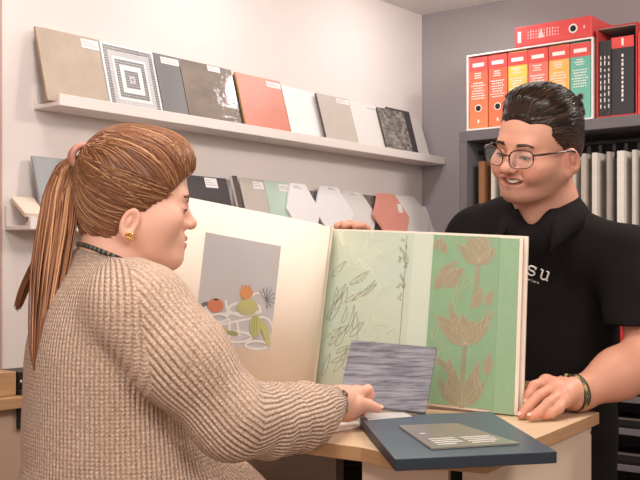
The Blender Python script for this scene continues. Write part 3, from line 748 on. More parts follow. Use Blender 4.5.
# ------------------------------------------------------------------ blue catalogue, glassy panel, plank sample, papers
ZB = 1.131
hb = .0175
fl, fr, bk_r, bk_l = P(395, 460, 1.42), P(557, 452, 1.48), P(490, 412, 1.896), P(360, 418, 1.82)
q = [Vector((p.x, p.y, 0)) for p in (fl, fr, bk_r, bk_l)]
cen = sum(q, Vector())/4; cen.z = ZB
M_navy = mat('blue_catalogue_cover', (80, 95, 108), .34, noise=((74, 88, 101), 9, .3, (1, 1, 1)), bump=(60, .04, .001))
M_navyd = mat('navy_cover_edge', (34, 44, 56), .5, bump=(60, .04, .001))
cat = empty('catalogue', cen, 0, 'thick dark blue catalogue lying on the counter, overhanging its front corner', 'book')
def loc(p, z): return Vector((p.x-cen.x, p.y-cen.y, z))
mb = MB().prism([loc(p, 0) for p in q], [loc(p, hb) for p in q]); mb.m = [1, 0, 1, 1, 1, 1]
mb.build('cover', [M_navy, M_navyd], cat, bevel=.0012)
def quad_on(name, pts, z0, th, m, par=None, label=None, c=None, group=None):
    pp = [P(px, py, 1.0) for px, py in pts]
    w_ = [Vector((0, 0, CAM_H))+(p-Vector((0, 0, CAM_H)))*((CAM_H-z0)/(CAM_H-p.z)) for p in pp]
    o3 = sum(w_, Vector())/4; o3.z = z0
    mb = MB().prism([p-o3 for p in w_], [p-o3+Vector((0, 0, th)) for p in w_])
    o = mb.build(name, m, par, loc=o3, bevel=.0004)
    if label: tag(o, label, c)
    return o, w_, o3
M_glass = mat('smoky_acrylic', (146, 138, 128), .22, trans=.15, coat=.3, bump=(60, .03, .001))
zt = ZB+hb+.0006
o, wq, o3 = quad_on('acrylic_panel', [(398.5, 427), (457, 424.5), (519.5, 444.5), (431.5, 450)], zt, .0028, M_glass, label='smoky translucent panel with printed lines on the blue catalogue', c='panel')
tx = MB()
a, b, c, d = [p-o3 for p in wq]
def qp(u, v, z=.0030): return (a*(1-u)*(1-v)+b*u*(1-v)+c*u*v+d*(1-u)*v)+Vector((0, 0, z))
for (u0, u1, v0, n) in ((.12, .46, .64, 4), (.53, .93, .64, 4), (.12, .32, .40, 1), (.11, .22, .50, 1)):
    for k in range(n):
        v = v0+.075*k; u = u0; ue = u1-(.12 if k == n-1 else random.uniform(0, .03))
        while u < ue:
            l = min(random.uniform(.012, .035), ue-u); tx.add([qp(u, v), qp(u+l, v), qp(u+l, v+.036), qp(u, v+.036)], [(0, 1, 2, 3)]); u += l+.008
tx.build('printed_text', M_inkw, o)
quad_on('sample_card', [(362, 414.5), (402, 411.8), (412, 417), (368, 420.5)], zt, .0016, mat('pale_card', (214, 210, 206), .35, bump=(60, .03, .001)), label='small pale sample card under the woman\'s thumb on the blue catalogue', c='card')
quad_on('paper_and_reflection', [(306, 421), (352, 412), (362, 427), (312, 437)], ZB+.0003, .0006, mat('white_paper_reflection', (240, 232, 224), .7, bump=(60, .03, .001)), label='white paper sheet on the counter under the woman\'s hand', c='paper')  # one white patch for both the paper and the light reflected off the worktop
# grey oak plank sample leaning on the right page
M_oak = mat('grey_oak_laminate', (140, 137, 147), .5, noise=((80, 77, 87), 7, .12, (1.2, 1.2, 14)), bump=(30, .2, .001))
nt = M_oak.node_tree
mpn = [n for n in nt.nodes if n.type == 'MAPPING'][0]; mpn.inputs['Scale'].default_value = (2.2, 2.2, 30)
a, b, c, d = P(351.5, 340, 1.985), P(437, 347.5, 1.955), P(425.5, 412.5, 1.862), P(337.5, 402, 1.872)
nn = (b-a).cross(d-a).normalized()
if nn.y < 0: nn = -nn
ctr = (c+d)/2
mb = MB().prism([p-ctr for p in (a, b, c, d)], [p-ctr+nn*.008 for p in (a, b, c, d)])
o = mb.build('plank_sample', M_oak, loc=ctr, bevel=.0006)
tag(o, 'grey oak laminate sample leaning against the open green page', 'sample board')
# wooden block behind the book by the man's hand
o = MB().box((-.022, -.03, 0), (.022, .03, .024)).box((-.022, -.03, .027), (.022, .03, .05)).box((-.019, -.027, .023), (.019, .027, .028)).build('wooden_block', M_woodedge, loc=(P(524, 390, 2.09).x, 2.09, ZB), rz=R(10), bevel=.001)
tag(o, 'small stacked wooden block behind the book beside the man\'s fingers', 'block')

# ------------------------------------------------------------------ people
def skin_mat(name): return attr_mat(name, .48, .4, sss=.06, bump=(240, .05, .0008))
def hair_mat(name, rough=.36): return attr_mat(name, rough, .5)
EARZ = {True: -.052, False: -.028}
EYEZ = {True: -.011, False: -.004}
EARX = {True: -.007, False: -.010}
EARS = {True: .84, False: 1.0}
def head_sdf(p, woman):
    E = lambda c, r, M=None: ell(p, c, r, M)
    d = E((-.006, 0, .036), (.092, .075, .082)) if woman else E((-.012, 0, .036), (.100, .077, .084))
    d = smin(d, E((.028, 0, -.018), (.062, .063, .088)), .03)
    jaww = .050 if woman else .058
    for s in (-1, 1):
        d = smin(d, cone(p, (.000, s*jaww, -.060), (.066, s*.014, -.098), .020, .017), .035)
        d = smin(d, E((.060, s*.040, -.036), (.027, .026, .026) if woman else (.030, .031, .030)), .022)
        d = smin(d, E((.028, s*.044, -.050), (.045, .024, .042)), .02)           # full cheek towards the jaw
    if woman: d = smin(d, E((.03, 0, -.098), (.055, .045, .022)), .03)          # soft under-chin
    else:
        d = smin(d, E((.025, 0, -.100), (.058, .056, .026)), .03)
    d = smin(d, E((.076, 0, -.100), (.021, .022, .018)), .02)                   # chin
    ez = EYEZ[woman]
    d = smin(d, cone(p, (.080, -.032, .020+ez), (.080, .032, .020+ez), .010, .010), .022)
    for s in (-1, 1): d = smax(d, -E((.099, s*.031, ez), (.014, .017, .0115)), .012)
    # nose
    nx = .106 if woman else .112
    d = smin(d, cone(p, (.086, 0, .008+ez), (nx, 0, -.032), .0072, .0095 if woman else .0108), .012)
    d = smin(d, E((nx-.001, 0, -.036), (.0115, .0105, .0095) if woman else (.0120, .0112, .0100)), .008)
    for s in (-1, 1):
        d = smin(d, E((nx-.0105, s*.0125, -.039), (.0105, .0078, .008)), .006)
        d = smax(d, -E((nx-.006, s*.0068, -.0485), (.0055, .0034, .005)), .003)
    # mouth
    d = smin(d, E((.078, 0, -.069), (.022, .032, .022)), .016)
    if woman:
        for s in (-1, 1): d = smin(d, cone(p, (.0985, s*.004, -.0635), (.086, s*.023, -.0685), .0052, .0028), .004)
        d = smin(d, cone(p, (.0965, -.009, -.0755), (.0965, .009, -.0755), .0062, .0062), .005)
        d = smax(d, -E((.101, 0, -.0695), (.007, .020, .0011)), .0025)
    else:
        for s in (-1, 1):
            d = smin(d, cone(p, (.0985, s*.004, -.0605), (.081, s*.031, -.0585), .0048, .0028), .005)
            d = smin(d, cone(p, (.0955, 0, -.0795), (.083, s*.028, -.0655), .0058, .0032), .005)
            d = smin(d, E((.074, s*.040, -.050), (.018, .014, .020)), .014)     # smile cheek
            d = smax(d, -cone(p, (.098, s*.016, -.044), (.078, s*.037, -.066), .0014, .0012), .007)
        d = smax(d, -E((.096, 0, -.0675), (.018, .030, .0076)), .004)
    # lids over the eyeballs
    for s in (-1, 1):
        d = smin(d, E((.0775, s*.031, ez-.001), (.0145, .0165, .0125)), .004)
        d = smax(d, -E((.094, s*.0315, ez-.0062), (.0085, .0135, .0028 if not woman else .0042)), .0015)
    # ears
    for s in (-1, 1):
        a = R(18); M = np.array([[math.cos(a), 0, math.sin(a)], [0, 1, 0], [-math.sin(a), 0, math.cos(a)]], dtype=np.float32)
        b = -s*R(20 if not woman else 8); Mz = np.array([[math.cos(b), -math.sin(b), 0], [math.sin(b), math.cos(b), 0], [0, 0, 1]], dtype=np.float32)
        M = (Mz @ M).astype(np.float32)
        c = np.array((EARX[woman], s*.081, EARZ[woman]), dtype=np.float32); es = EARS[woman]
        E = lambda c, r, M=None: ell(p, c, tuple(es*q for q in r), M)
        e = E(c, (.0195, .0085, .033), M)
        e = smin(e, E(c+es*A((.004, -s*.002, -.030)), (.0095, .006, .011)), .008)
        e = smax(e, -E(c+es*A((.002, s*.0092, .002)), (.0125, .0105, .0225), M), .003)
        e = smin(e, E(c+es*A((-.001, s*.001, .002)), (.0055, .0055, .013), M), .003)
        d = smin(d, e, .006)
    return d
def skin_tint(V, base, lip, cheek, stubble=None):
    t = np.tile(np.array(lin(base)), (len(V), 1)).astype(float)
    def blend(c, wgt): t[:] = t*(1-wgt[:, None])+np.array(lin(c))*wgt[:, None]
    if stubble is not None:
        x, y, z = V.T
        wgt = np.clip((-.045-z)/.02, 0, 1)*np.clip((x+.005)/.03, 0, 1)*np.clip((z+.16)/.03, 0, 1)
        blend(stubble, wgt*.30)
    for s in (-1, 1): blend(cheek, .45*np.clip(1-np.linalg.norm(V-np.array((.08, s*.042, -.035)), axis=1)/.034, 0, 1))
    blend(cheek, .35*np.clip(1-np.linalg.norm(V-np.array((.118, 0, -.036)), axis=1)/.016, 0, 1))
    for s in (-1, 1): blend(cheek, .4*np.clip(1-np.linalg.norm(V-np.array((-.01, s*.086, -.03)), axis=1)/.035, 0, 1))
    return t, blend
def xf(V, M): return V @ np.array(M.to_3x3()).T+np.array(M.translation)
def inv_pt(M, v): return M.inverted() @ Vector(v)
def head_frame(anchor_world, anchor_local, yaw, pitch, roll, sc, zs=1.0):
    Rm = Matrix.Rotation(R(yaw), 4, 'Z') @ Matrix.Rotation(R(pitch), 4, 'Y') @ Matrix.Rotation(R(roll), 4, 'X') @ Matrix.Diagonal((sc, sc, sc*zs, 1))
    return Matrix.Translation(Vector(anchor_world)-(Rm @ Vector(anchor_local))) @ Rm
def strands(paths, cols, r0, k=3, taper=True):
    """list of (n,3) arrays -> one tube mesh"""
    Vs, Fs, Ts, o = [], [], [], 0
    for pth, c in zip(paths, cols):
        p = np.asarray(pth, float); n = len(p)
        t = np.gradient(p, axis=0); t /= np.linalg.norm(t, axis=1)[:, None]+1e-9
        ref = np.array((.31, .52, .79)); a = np.cross(t, ref); a /= np.linalg.norm(a, axis=1)[:, None]+1e-9; b = np.cross(t, a)
        r = r0*np.ones(n)
        if taper: r = r0*np.clip(np.minimum(np.linspace(.5, 6, n), np.linspace(4, .25, n)), .2, 1)
        ang = 2*np.pi*np.arange(k)/k
        ring = p[:, None]+(a[:, None]*np.cos(ang)[None, :, None]+b[:, None]*np.sin(ang)[None, :, None])*r[:, None, None]
        Vs.append(ring.reshape(-1, 3)); i = np.arange(n-1)[:, None]*k; j = np.arange(k)[None]
        Fs.append(np.stack([i+j, i+(j+1) % k, i+k+(j+1) % k, i+k+j], -1).reshape(-1, 4)+o)
        Ts.append(np.tile(c, (n*k, 1))); o += n*k
    return np.concatenate(Vs), np.concatenate(Fs), np.concatenate(Ts)
def hair_cols(n, base, light, dark, lo=.25):
    b, l, d = (np.array(lin(c)) for c in (base, light, dark)); out = []
    for i in range(n):
        q = rng.random(); f = rng.random()
        out.append(b*(1-f)+(l if q < lo else d)*f if q < lo or q > .6 else b*(1+.3*(f-.5)))
    return out
def hand(p, wrist, palm_r, knuckles, fingers, thumb):
    """wrist point, knuckle list [(pt, r)], fingers [[(pt, r)...]], thumb [(pt, r)...]"""
    d = cone(p, wrist[0], wrist[0]+(knuckles[1][0]-wrist[0])*.3, wrist[1], palm_r)
    for k, r in knuckles: d = smin(d, cone(p, wrist[0]+(k-wrist[0])*.22, k, palm_r*.86, r*1.22), .012)
    for (a, ra), (b, rb) in zip(knuckles[:-1], knuckles[1:]): d = smin(d, cone(p, a, b, ra*1.05, rb*1.05), .008)
    for f in fingers+[thumb]:
        g = None
        for (a, ra), (b, rb) in zip(f[:-1], f[1:]):
            c = cone(p, a, b, ra, rb); g = c if g is None else smin(g, c, .003)
        d = smin(d, g, .0032)
    return d
def project(fn, pts, off=0.0, it=4):
    p = np.asarray(pts, dtype=np.float32).copy(); e = 5e-4
    for _ in range(it):
        d = fn(p); g = np.stack([(fn(p+np.eye(3, dtype=np.float32)[k]*e)-d)/e for k in range(3)], 1)
        g /= np.linalg.norm(g, axis=1)[:, None]+1e-6; p = p-(d-off)[:, None]*g
    return p
def bounds(pts, m):
    a = np.array([tuple(p) for p in pts]); return a.min(0)-m, a.max(0)+m

# ================================================================== the woman
WSC = .93
HM = head_frame(P(196, 225, 1.70), (.116, 0, -.036), 14, 7, 0, WSC)
wf = Vector((math.cos(R(22)), math.sin(R(22)), 0)); wl = Vector((-wf.y, wf.x, 0))
WT = P(110, 380, 1.66)                       # middle of the torso
wroot = empty('person', (WT.x, WT.y, 0), 0, 'woman with auburn ponytail and beige knit cardigan, seen from behind', 'person')
WO = Vector((WT.x, WT.y, 0))
M_skinw = skin_mat('skin_fair')
NBw = P(108, 280, 1.665)
nb = inv_pt(HM, NBw)
def wf_head(p):
    d = head_sdf(p, True)
    d = smin(d, cone(p, (-.028, 0, -.050), tuple(nb), .053, .060), .025)
    d = smin(d, cone(p, tuple(nb), tuple(nb+Vector((0, 0, -.06))), .066, .085), .03)
    return d
Vh, Fh = surface(wf_head, (-.14, -.115, -.27), (.14, .115, .135), .0026)
th, blend = skin_tint(Vh, (232, 180, 156), None, (222, 140, 118))
lipd = np.minimum(np.minimum(cone(Vh.astype(np.float32), (.0985, -.004, -.0635), (.086, -.023, -.0685), .005, .003), cone(Vh.astype(np.float32), (.0985, .004, -.0635), (.086, .023, -.0685), .005, .003)), cone(Vh.astype(np.float32), (.0965, -.010, -.0755), (.0965, .010, -.0755), .006, .006))
blend((190, 98, 92), np.clip(1-(lipd-.0005)/.002, 0, 1)*.8)
Vh = xf(Vh, HM)
# right arm (inside the sleeve) and hand
Wsh, Wel, Wwr = P(142, 304, 1.50), P(233, 419, 1.50), P(334, 402, 1.755)
IK, MK, RK, PK = P(357, 393, 1.80), P(358, 399, 1.825), P(355, 406, 1.835), P(350, 412, 1.83)
kn = [(IK, .0115), (MK, .011), (RK, .0105), (PK, .0095)]
fing = [[(IK, .0105), (P(368, 389.5, 1.828), .0092), (P(370.5, 395, 1.835), .0082), (P(366, 399, 1.84), .0075)],
        [(MK, .0105), (P(366, 399, 1.835), .0092), (P(367, 405, 1.835), .0084), (P(361, 409, 1.825), .0076)],
        [(RK, .010), (P(363, 407, 1.84), .009), (P(362, 412, 1.835), .008), (P(356, 413.5, 1.82), .0075)],
        [(PK, .009), (P(356, 413.5, 1.825), .0082), (P(354, 416, 1.815), .0075), (P(350, 416, 1.80), .007)]]
thumb = [(P(343, 408, 1.762), .0165), (P(357, 402.5, 1.775), .0125), (P(368, 405, 1.79), .0105), (P(378, 408.5, 1.797), .0085)]
def w_arm(p):
    d = hand(p, (P(338, 402, 1.765), .027), .026, kn, fing, thumb)
    d = smin(d, cone(p, P(338, 402, 1.765), Wwr, .026, .026), .01)
    d = smin(d, cone(p, Wwr, P(306, 411, 1.66), .026, .034), .01)
    return smin(d, ell(p, P(346, 409, 1.785), (.028, .026, .022)), .015)
lo, hi = bounds([P(306, 411, 1.66)]+[q for f in fing for q, _ in f]+[q for q, _ in thumb]+[IK], .045)
Va, Fa = surface(w_arm, lo, hi, .0024)
ta = np.tile(np.array(lin((230, 172, 148))), (len(Va), 1)).astype(float)
for f in fing+[thumb]:
    wgt = np.clip(1-np.linalg.norm(Va-np.array(tuple(f[-1][0])), axis=1)/.018, 0, 1)[:, None]; ta = ta*(1-.5*wgt)+np.array(lin((218, 130, 108)))*.5*wgt
# coarse rest of the body, under the clothes
def w_rest(p):
    d = cone(p, NBw-Vector((0, 0, .05)), WT+Vector((0, 0, -.2)), .085, .13)
    d = smin(d, cone(p, Wsh, Wel, .05, .04), .05); d = smin(d, cone(p, Wel, P(306, 411, 1.66), .04, .032), .02)
    ls = WT+wl*.17+Vector((0, 0, .10)); le = ls+Vector((.0, .02, -.24)); d = smin(d, cone(p, ls, le, .05, .04), .05)
    d = smin(d, cone(p, le, le+wf*.18+Vector((0, 0, .0)), .04, .03), .02)
    for s in (-1, 1):
        hp = Vector((WT.x, WT.y, .88))+wl*s*.10; kk = Vector((WT.x, WT.y, .48))+wl*s*.10+wf*.02; an = Vector((WT.x, WT.y, .07))+wl*s*.10
        d = smin(d, cone(p, hp, kk, .085, .058), .04); d = smin(d, cone(p, kk, an, .056, .038), .02)
        d = smin(d, cone(p, an-Vector((0, 0, .035)), an+wf*.14-Vector((0, 0, .038)), .03, .026), .02)
    return d
lo = np.array((WT.x-.30, WT.y-.36, 0.0)); hi = np.array((.12, WT.y+.34, 1.5))
Vr, Fr = surface(w_rest, lo, hi, .012)
Vr[:, 2] = np.maximum(Vr[:, 2], .001)
tr = np.tile(np.array(lin((230, 172, 148))), (len(Vr), 1)).astype(float)
V, Fq = merge([(Vh, Fh), (Va, Fa), (Vr, Fr)])
np_mesh('body', V-np.array(WO), Fq, M_skinw, wroot, tint=np.concatenate([th, ta, tr]))
# eyes, lashes, brows
M_eye = mat('eye_white', (226, 216, 208), .2, bump=(30, .01, .001)); M_iris = mat('iris_brown', (70, 48, 34), .15, bump=(30, .01, .001)); M_lash = mat('lash', (44, 30, 24), .6, bump=(30, .01, .001))
def eyes(root, HM, WO, look, browc, browz, browthick, woman):
    fn = lambda p: head_sdf(p, woman); ez = EYEZ[woman]
    for s in (-1, 1):
        e = MB().sphere((0, 0, 0), .0125, 16, 12).build('eyeball', M_eye, root, M=Matrix.Translation(-WO) @ HM @ Matrix.Translation((.0785, s*.031, ez-.002)), smooth=True)
        d = Vector((math.cos(R(look)), 0, -math.sin(R(look))))
        MB().sphere(d*.0062, .0072, 14, 10).build('iris', M_iris, e, smooth=True)
        q = project(fn, [(.094-.2*t*t*.012, s*.0315+t*.0145, ez-.0028-.0042*t*t) for t in np.linspace(-1, 1, 9)], .0004)
        MB().tube([HM @ Vector(k)-WO for k in q.tolist()], [.0006, .0014, .0018, .0019, .0019, .0019, .0018, .0015, .0006], 5).build('lashes', M_lash, root, smooth=True)
        n = 120; paths = []
        for i in range(n):
            t = rng.random()*2-1; y = .030+t*.018
            z = browz+ez+(.0045*(1-abs(t-.3)**1.5) if woman else .004*(1-abs(t+.1)**2))+rng.normal()*.0013*browthick
            paths.append([(.092-.3*max(0, y-.03), s*(y+.0035*k), z+.0009*k) for k in (0, 1, 2)])
        q = project(fn, np.array(paths).reshape(-1, 3), .0006).reshape(n, 3, 3)
        Vb, Fb, Tb = strands([xf(k.astype(float), HM) for k in q], hair_cols(n, *browc), .0008*browthick, 3)
        np_mesh('eyebrow', Vb-np.array(WO), Fb, M_hair, root, tint=Tb)
M_hair = hair_mat('hair_strands', .42)
eyes(wroot, HM, WO, 28, ((120, 80, 56), (150, 104, 76), (84, 54, 38)), .0165, .8, True)

# hair: close cap, swept strands, ponytail
WB, WL_, WD = (150, 97, 64), (206, 156, 112), (112, 70, 46)
TIE = Vector((-.094, 0, .058))
HC, HR = np.array((-.006, 0, .034)), np.array((.1015, .0845, .0935))
def shell(p): return smin(smin(ell(p, HC, HR), ell(p, (-.026, 0, -.020), (.074, .073, .095)), .03), ell(p, (.045, 0, .075), (.052, .062, .045)), .03)
def cap(p):
    d = shell(p)
    x, y, z = p.T
    pl = .775*x-.63*z-.0335-.012*np.abs(y)/.08
    d = smax(d, pl.astype(np.float32), .012)
    for s in (-1, 1): d = smax(d, -ell(p, (.016, s*.090, -.058), (.032, .032, .034)), .010)
    d = smax(d, (-.116-z-.35*x).astype(np.float32), .02)
    g = .0009*np.sin(60*np.arctan2(z-.046, np.abs(y)+.002)+9*x*20)
    return d+g.astype(np.float32)
Vc, Fc = surface(cap, (-.14, -.11, -.10), (.12, .11, .145), .0032)
tc = np.tile(np.array(lin((132, 84, 56))), (len(Vc), 1)).astype(float)
paths = []
def to_shell(q, lift):
    v = (q-HC)/HR; l = np.linalg.norm(v); return HC+v/l*HR*(1+lift)
for i in range(1500):
    # start along the hairline or anywhere on the cap
    while True:
        v = rng.normal(size=3); v /= np.linalg.norm(v); q = HC+v*HR
        pl = .775*q[0]-.63*q[2]-.0335-.012*abs(q[1])/.08
        if pl < -.001 and q[2] > -.105 and ((q[0]-.016)/.031)**2+((q[2]+.058)/.034)**2 > 1.0 and (i > 260 or pl > -.02): break
    n = 14; a = q; b = np.array(TIE)+rng.normal(size=3)*.006; pth = []
    wave = rng.normal()*.003; ph = rng.random()*6
    for t in np.linspace(0, 1, n):
        m = a*(1-t)+b*t
        m = m+np.array((0, 0, .02*math.sin(math.pi*t)*(1 if a[2] > .02 else -.1)))
        m = m+np.array((0, 0, wave*math.sin(ph+5*t)))
        pth.append(to_shell(m, .02))
    paths.append(np.array(pth))
allp = project(shell, np.concatenate(paths), .0).reshape(len(paths), 14, 3)
lift = (rng.random(len(paths))*.0030-.0006)[:, None, None]*np.sin(np.linspace(.25, 2.9, 14))[None, :, None]
cen_h = np.array((-.01, 0, .02)); dirs = allp-cen_h; dirs /= np.linalg.norm(dirs, axis=2)[..., None]
paths = [xf((a).astype(float), HM) for a in allp+dirs*lift]
# soft swoop over the temple
Vs, Fs, Ts = strands(paths, hair_cols(1500, WB, WL_, WD, .30), .0014, 3)
PT = [HM @ TIE, P(79, 158, 1.685), P(70, 166, 1.68), P(62, 190, 1.66), P(58, 225, 1.63), P(52, 265, 1.60), P(46, 310, 1.575), P(40, 348, 1.555), P(36, 372, 1.55)]
PW = [.012, .018, .023, .026, .028, .026, .020, .012, .003]
pc = np.array([tuple(q) for q in PT]); tt = np.linspace(0, 1, len(PT))
paths2 = []
for i in range(560):
    a = rng.random()*6.283; rr = math.sqrt(rng.random()); endt = rng.uniform(.72, 1.0) if i > 60 else rng.uniform(.5, .9); n = 18; pth = []
    da, dr = rng.normal()*.5, rng.normal()*.15
    for t in np.linspace(0, endt, n):
        c = np.array([np.interp(t, tt, pc[:, k]) for k in range(3)]); wd = np.interp(t, tt, PW)*(rr+dr*t)
        flare = .0
        c = c+np.array((math.cos(a+da*t)*wd, math.sin(a+da*t)*wd*.8, .25*math.sin(a)*wd*(1-t)))
        pth.append(c)
    paths2.append(np.array(pth))
# a thinner lock hanging to the left over the back
for i in range(46):
    o = rng.normal(size=3)*.004; qs = [P(66, 178, 1.68), P(60, 215, 1.655), P(42, 255, 1.63), P(26, 285, 1.64), P(18, 308, 1.655)]
    paths2.append(np.array([tuple(q+Vector(o)*(1-.5*k/4)) for k, q in enumerate(qs)]))
def smooth_path(p):
    for _ in range(2):
        q = [p[0]]
        for a, b in zip(p[:-1], p[1:]): q += [a*.75+b*.25, a*.25+b*.75]
        p = np.array(q+[p[-1]])
    return p
paths2 = [smooth_path(p) if len(p) < 8 else p for p in paths2]
cl2 = hair_cols(len(paths2), WB, WL_, WD, .28)
Vp, Fp, Tp = strands(paths2, cl2, .0021, 3)
V, Fq = merge([(xf(Vc, HM), Fc), (Vs, Fs)])
hair = np_mesh('hair', V-np.array(WO), Fq, M_hair, wroot, tint=np.concatenate([tc, Ts]))
pony = np_mesh('ponytail', Vp-np.array(WO), Fp, M_hair, hair, tint=Tp)
# hair tie: three pink coils
M_tie = mat('dusty_pink_cord', (206, 148, 130), .45, bump=(200, .2, .001))
mb = MB(); td = (PT[1]-PT[0]).normalized(); ta_ = td.cross(Vector((0, 0, 1))).normalized(); tb_ = td.cross(ta_)
for k in range(3):
    cc = PT[0]+td*(.004+.0085*k)-WO; mb.ring(cc, ta_, (tb_+td*.15).normalized(), .0205-.001*k, 22, .0056)
mb.build('hair_tie', M_tie, wroot, smooth=True)
# earrings
M_gold = mat('gold', (226, 170, 84), .22, 1.0, bump=(30, .01, .001))
for k, dz in enumerate((0, .006)):
    c = HM @ Vector((-.002-.005*k, -.0885, -.076+dz*.3)); MB().ring(c-WO, (1, .1, 0), (0, 0, 1), .0052-.0012*k, 16, .0011).build('earring', M_gold, wroot, smooth=True)

# cardigan
ups = Vector((0, 0, 1))
Mt = np.array([[wf.x, wl.x, 0], [wf.y, wl.y, 0], [0, 0, 1]], dtype=np.float32)
LSw = WT+wl*.155+Vector((0, 0, .07))
ELb = P(232, 419, 1.50); CU0 = P(300, 417, 1.635); CU1 = P(322, 408, 1.70); CU2 = P(333, 403, 1.745)
SLV = [(P(130, 306, 1.52), .066), (P(142, 312, 1.505), .070), (P(182, 359, 1.485), .069), (ELb, .058), (P(270, 421, 1.57), .052), (CU0, .050), (P(317, 411, 1.685), .045)]
def w_torso(p):
    d = ell(p, WT+wf*-.010+Vector((0, 0, .01)), (.128, .185, .20), Mt)
    d = smin(d, ell(p, WT+wf*.01+Vector((0, 0, -.15)), (.150, .190, .18), Mt), .06)
    d = smin(d, ell(p, WT+wf*.065+Vector((0, 0, -.29)), (.24, .215, .20), Mt), .05)
    d = smin(d, cone(p, NBw-Vector((0, 0, .045))+wf*.0, P(130, 304, 1.54), .066, .070), .03)
    d = smin(d, cone(p, NBw-Vector((0, 0, .045)), LSw, .066, .072), .03)
    d = smin(d, cone(p, NBw-wf*.016+Vector((0, 0, .002)), NBw-Vector((0, 0, .08)), .062, .09), .02)
    d = smax(d, (.84-p[:, 2]).astype(np.float32), .02)
    x = p[:, 0]; z = p[:, 2]
    return d+(.0022*np.sin(z*70+6*np.sin(x*9))*np.clip((1.16-z)/.1, 0, 1)).astype(np.float32)
def w_sleeve(p):
    d = None
    for (a, ra), (b, rb) in zip(SLV[:-1], SLV[1:]):
        c = cone(p, a, b, ra, rb); d = c if d is None else smin(d, c, .03)
    # wrinkles where the sleeve is pushed up
    ax = A(CU1-ELb); L_ = float(np.linalg.norm(ax)); t = (p-A(ELb)) @ (ax/L_)
    wv = np.clip((t-.02)/.04, 0, 1)*np.clip((L_-t)/.03, 0, 1)
    d = d+(.0030*wv*np.sin(t*150+22*p[:, 2])).astype(np.float32)
    return d
def w_cuff(p): return smin(cone(p, P(315, 411.5, 1.68), P(324, 406.5, 1.715), .040, .035), cone(p, P(324, 406.5, 1.715), CU2, .035, .0325), .01)
def w_left(p):
    le = LSw+Vector((-.02, .02, -.24)); return smin(cone(p, LSw, le, .075, .06), cone(p, le, le+wf*.17+Vector((0, 0, .0)), .058, .045), .02)
def w_card(p):
    d = smin(w_torso(p), w_sleeve(p), .018)
    d = smin(d, w_left(p), .02)
    d = smin(d, w_cuff(p), .006)
    d = smax(d, -cone(p, CU2-(CU2-CU1)*.1, CU2+(CU2-CU1)*1.6, .0285, .031), .004)
    # neck opening, higher at the back
    d = smax(d, -cone(p, NBw+Vector((0, 0, .12))+wf*.035, NBw+Vector((0, 0, -.03))+wf*.03, .072, .062), .012)
    # front opening of the cardigan
    fo = WT+wf*.33+wl*.02
    d = smax(d, -cone(p, fo+Vector((0, 0, .15)), fo+Vector((0, 0, -.55)), .03, .075), .02)
    return d
pts = [q for q, _ in SLV]+[CU2]
lo = np.array((WT.x-.26, 1.38, .83)); hi = np.array((.10, WT.y+.32, 1.52))
Vw, Fw = surface(w_card, lo, hi, .0062)
p32 = Vw.astype(np.float32)
dt, ds, dl, dc = w_torso(p32), w_sleeve(p32), w_left(p32), w_cuff(p32)
rel = Vw-np.array(tuple(WT))
fx = rel @ np.array(tuple(wf)); ly = rel @ np.array(tuple(wl))
ut = -np.arctan2(ly, -fx)*.185; vt = Vw[:, 2].copy()
# sleeve coordinates: angle about the arm axis, length along it
ax = np.array([tuple(q) for q, _ in SLV]); us_ = np.zeros(len(Vw)); vs_ = np.zeros(len(Vw)); best = np.full(len(Vw), 9.); L0 = 0
tan = np.gradient(ax, axis=0); tan /= np.linalg.norm(tan, axis=1)[:, None]
for k, (a, b) in enumerate(zip(ax[:-1], ax[1:])):
    d = b-a; l = np.linalg.norm(d); d /= l; t = (Vw-a) @ d
    t = np.clip(t, 0 if k else -.2, l); q = Vw-(a+t[:, None]*d); r = np.linalg.norm(q, axis=1)
    tl = np.clip(t/l, 0, 1)[:, None]; dv = tan[k]*(1-tl)+tan[k+1]*tl; dv /= np.linalg.norm(dv, axis=1)[:, None]
    y = np.array((0, -1., 0))-dv*dv[:, 1:2]*-1; y /= np.linalg.norm(y, axis=1)[:, None]; x = np.cross(y, dv)
    an = np.arctan2((q*x).sum(1), (q*y).sum(1)); m = r < best
    us_[m] = (an*.060)[m]; vs_[m] = (L0+t)[m]; best[m] = r[m]; L0 += l
# raglan: the seam runs from the neck down to the armpit
ra, rb_ = np.array(tuple(P(112, 262, 1.60))), np.array(tuple(P(141, 374, 1.49)))
rn = np.cross(rb_-ra, np.array(tuple(wl))); rn *= np.sign(rn[0])
slv = ((Vw-ra) @ rn > 0) & ((np.minimum(ds, dc) < dt+.003) | (Vw[:, 2] > rb_[2]+.02)) & (ly < .03)
fcl = slv[Fw].sum(1) >= 2
fi = Fw.ravel(); cl = np.repeat(fcl, 4)
cu = np.where(cl, us_[fi], ut[fi]).reshape(-1, 4); per = np.where(fcl, 2*math.pi*.060, 2*math.pi*.185)[:, None]
cu = cu-np.round((cu-cu[:, :1])/per)*per
knit = np.stack([cu.ravel(), np.where(cl, vs_[fi], vt[fi]), cl.astype(float)], 1)
m = mat('oatmeal_knit', (206, 176, 152), .9, sheen=.25)
nt = m.node_tree; L = nt.links; bs = nt.nodes['Principled BSDF']
at = nt.nodes.new('ShaderNodeAttribute'); at.attribute_name = 'knit'
sx = nt.nodes.new('ShaderNodeSeparateXYZ'); L.new(at.outputs['Vector'], sx.inputs[0])
def mth(op, a, b=None, c=None):
    n = nt.nodes.new('ShaderNodeMath'); n.operation = op
    for i, v in enumerate((a, b, c)):
        if v is None: continue
        if hasattr(v, 'is_linked'): L.new(v, n.inputs[i])
        else: n.inputs[i].default_value = v
    return n.outputs[0]
PER = .0078
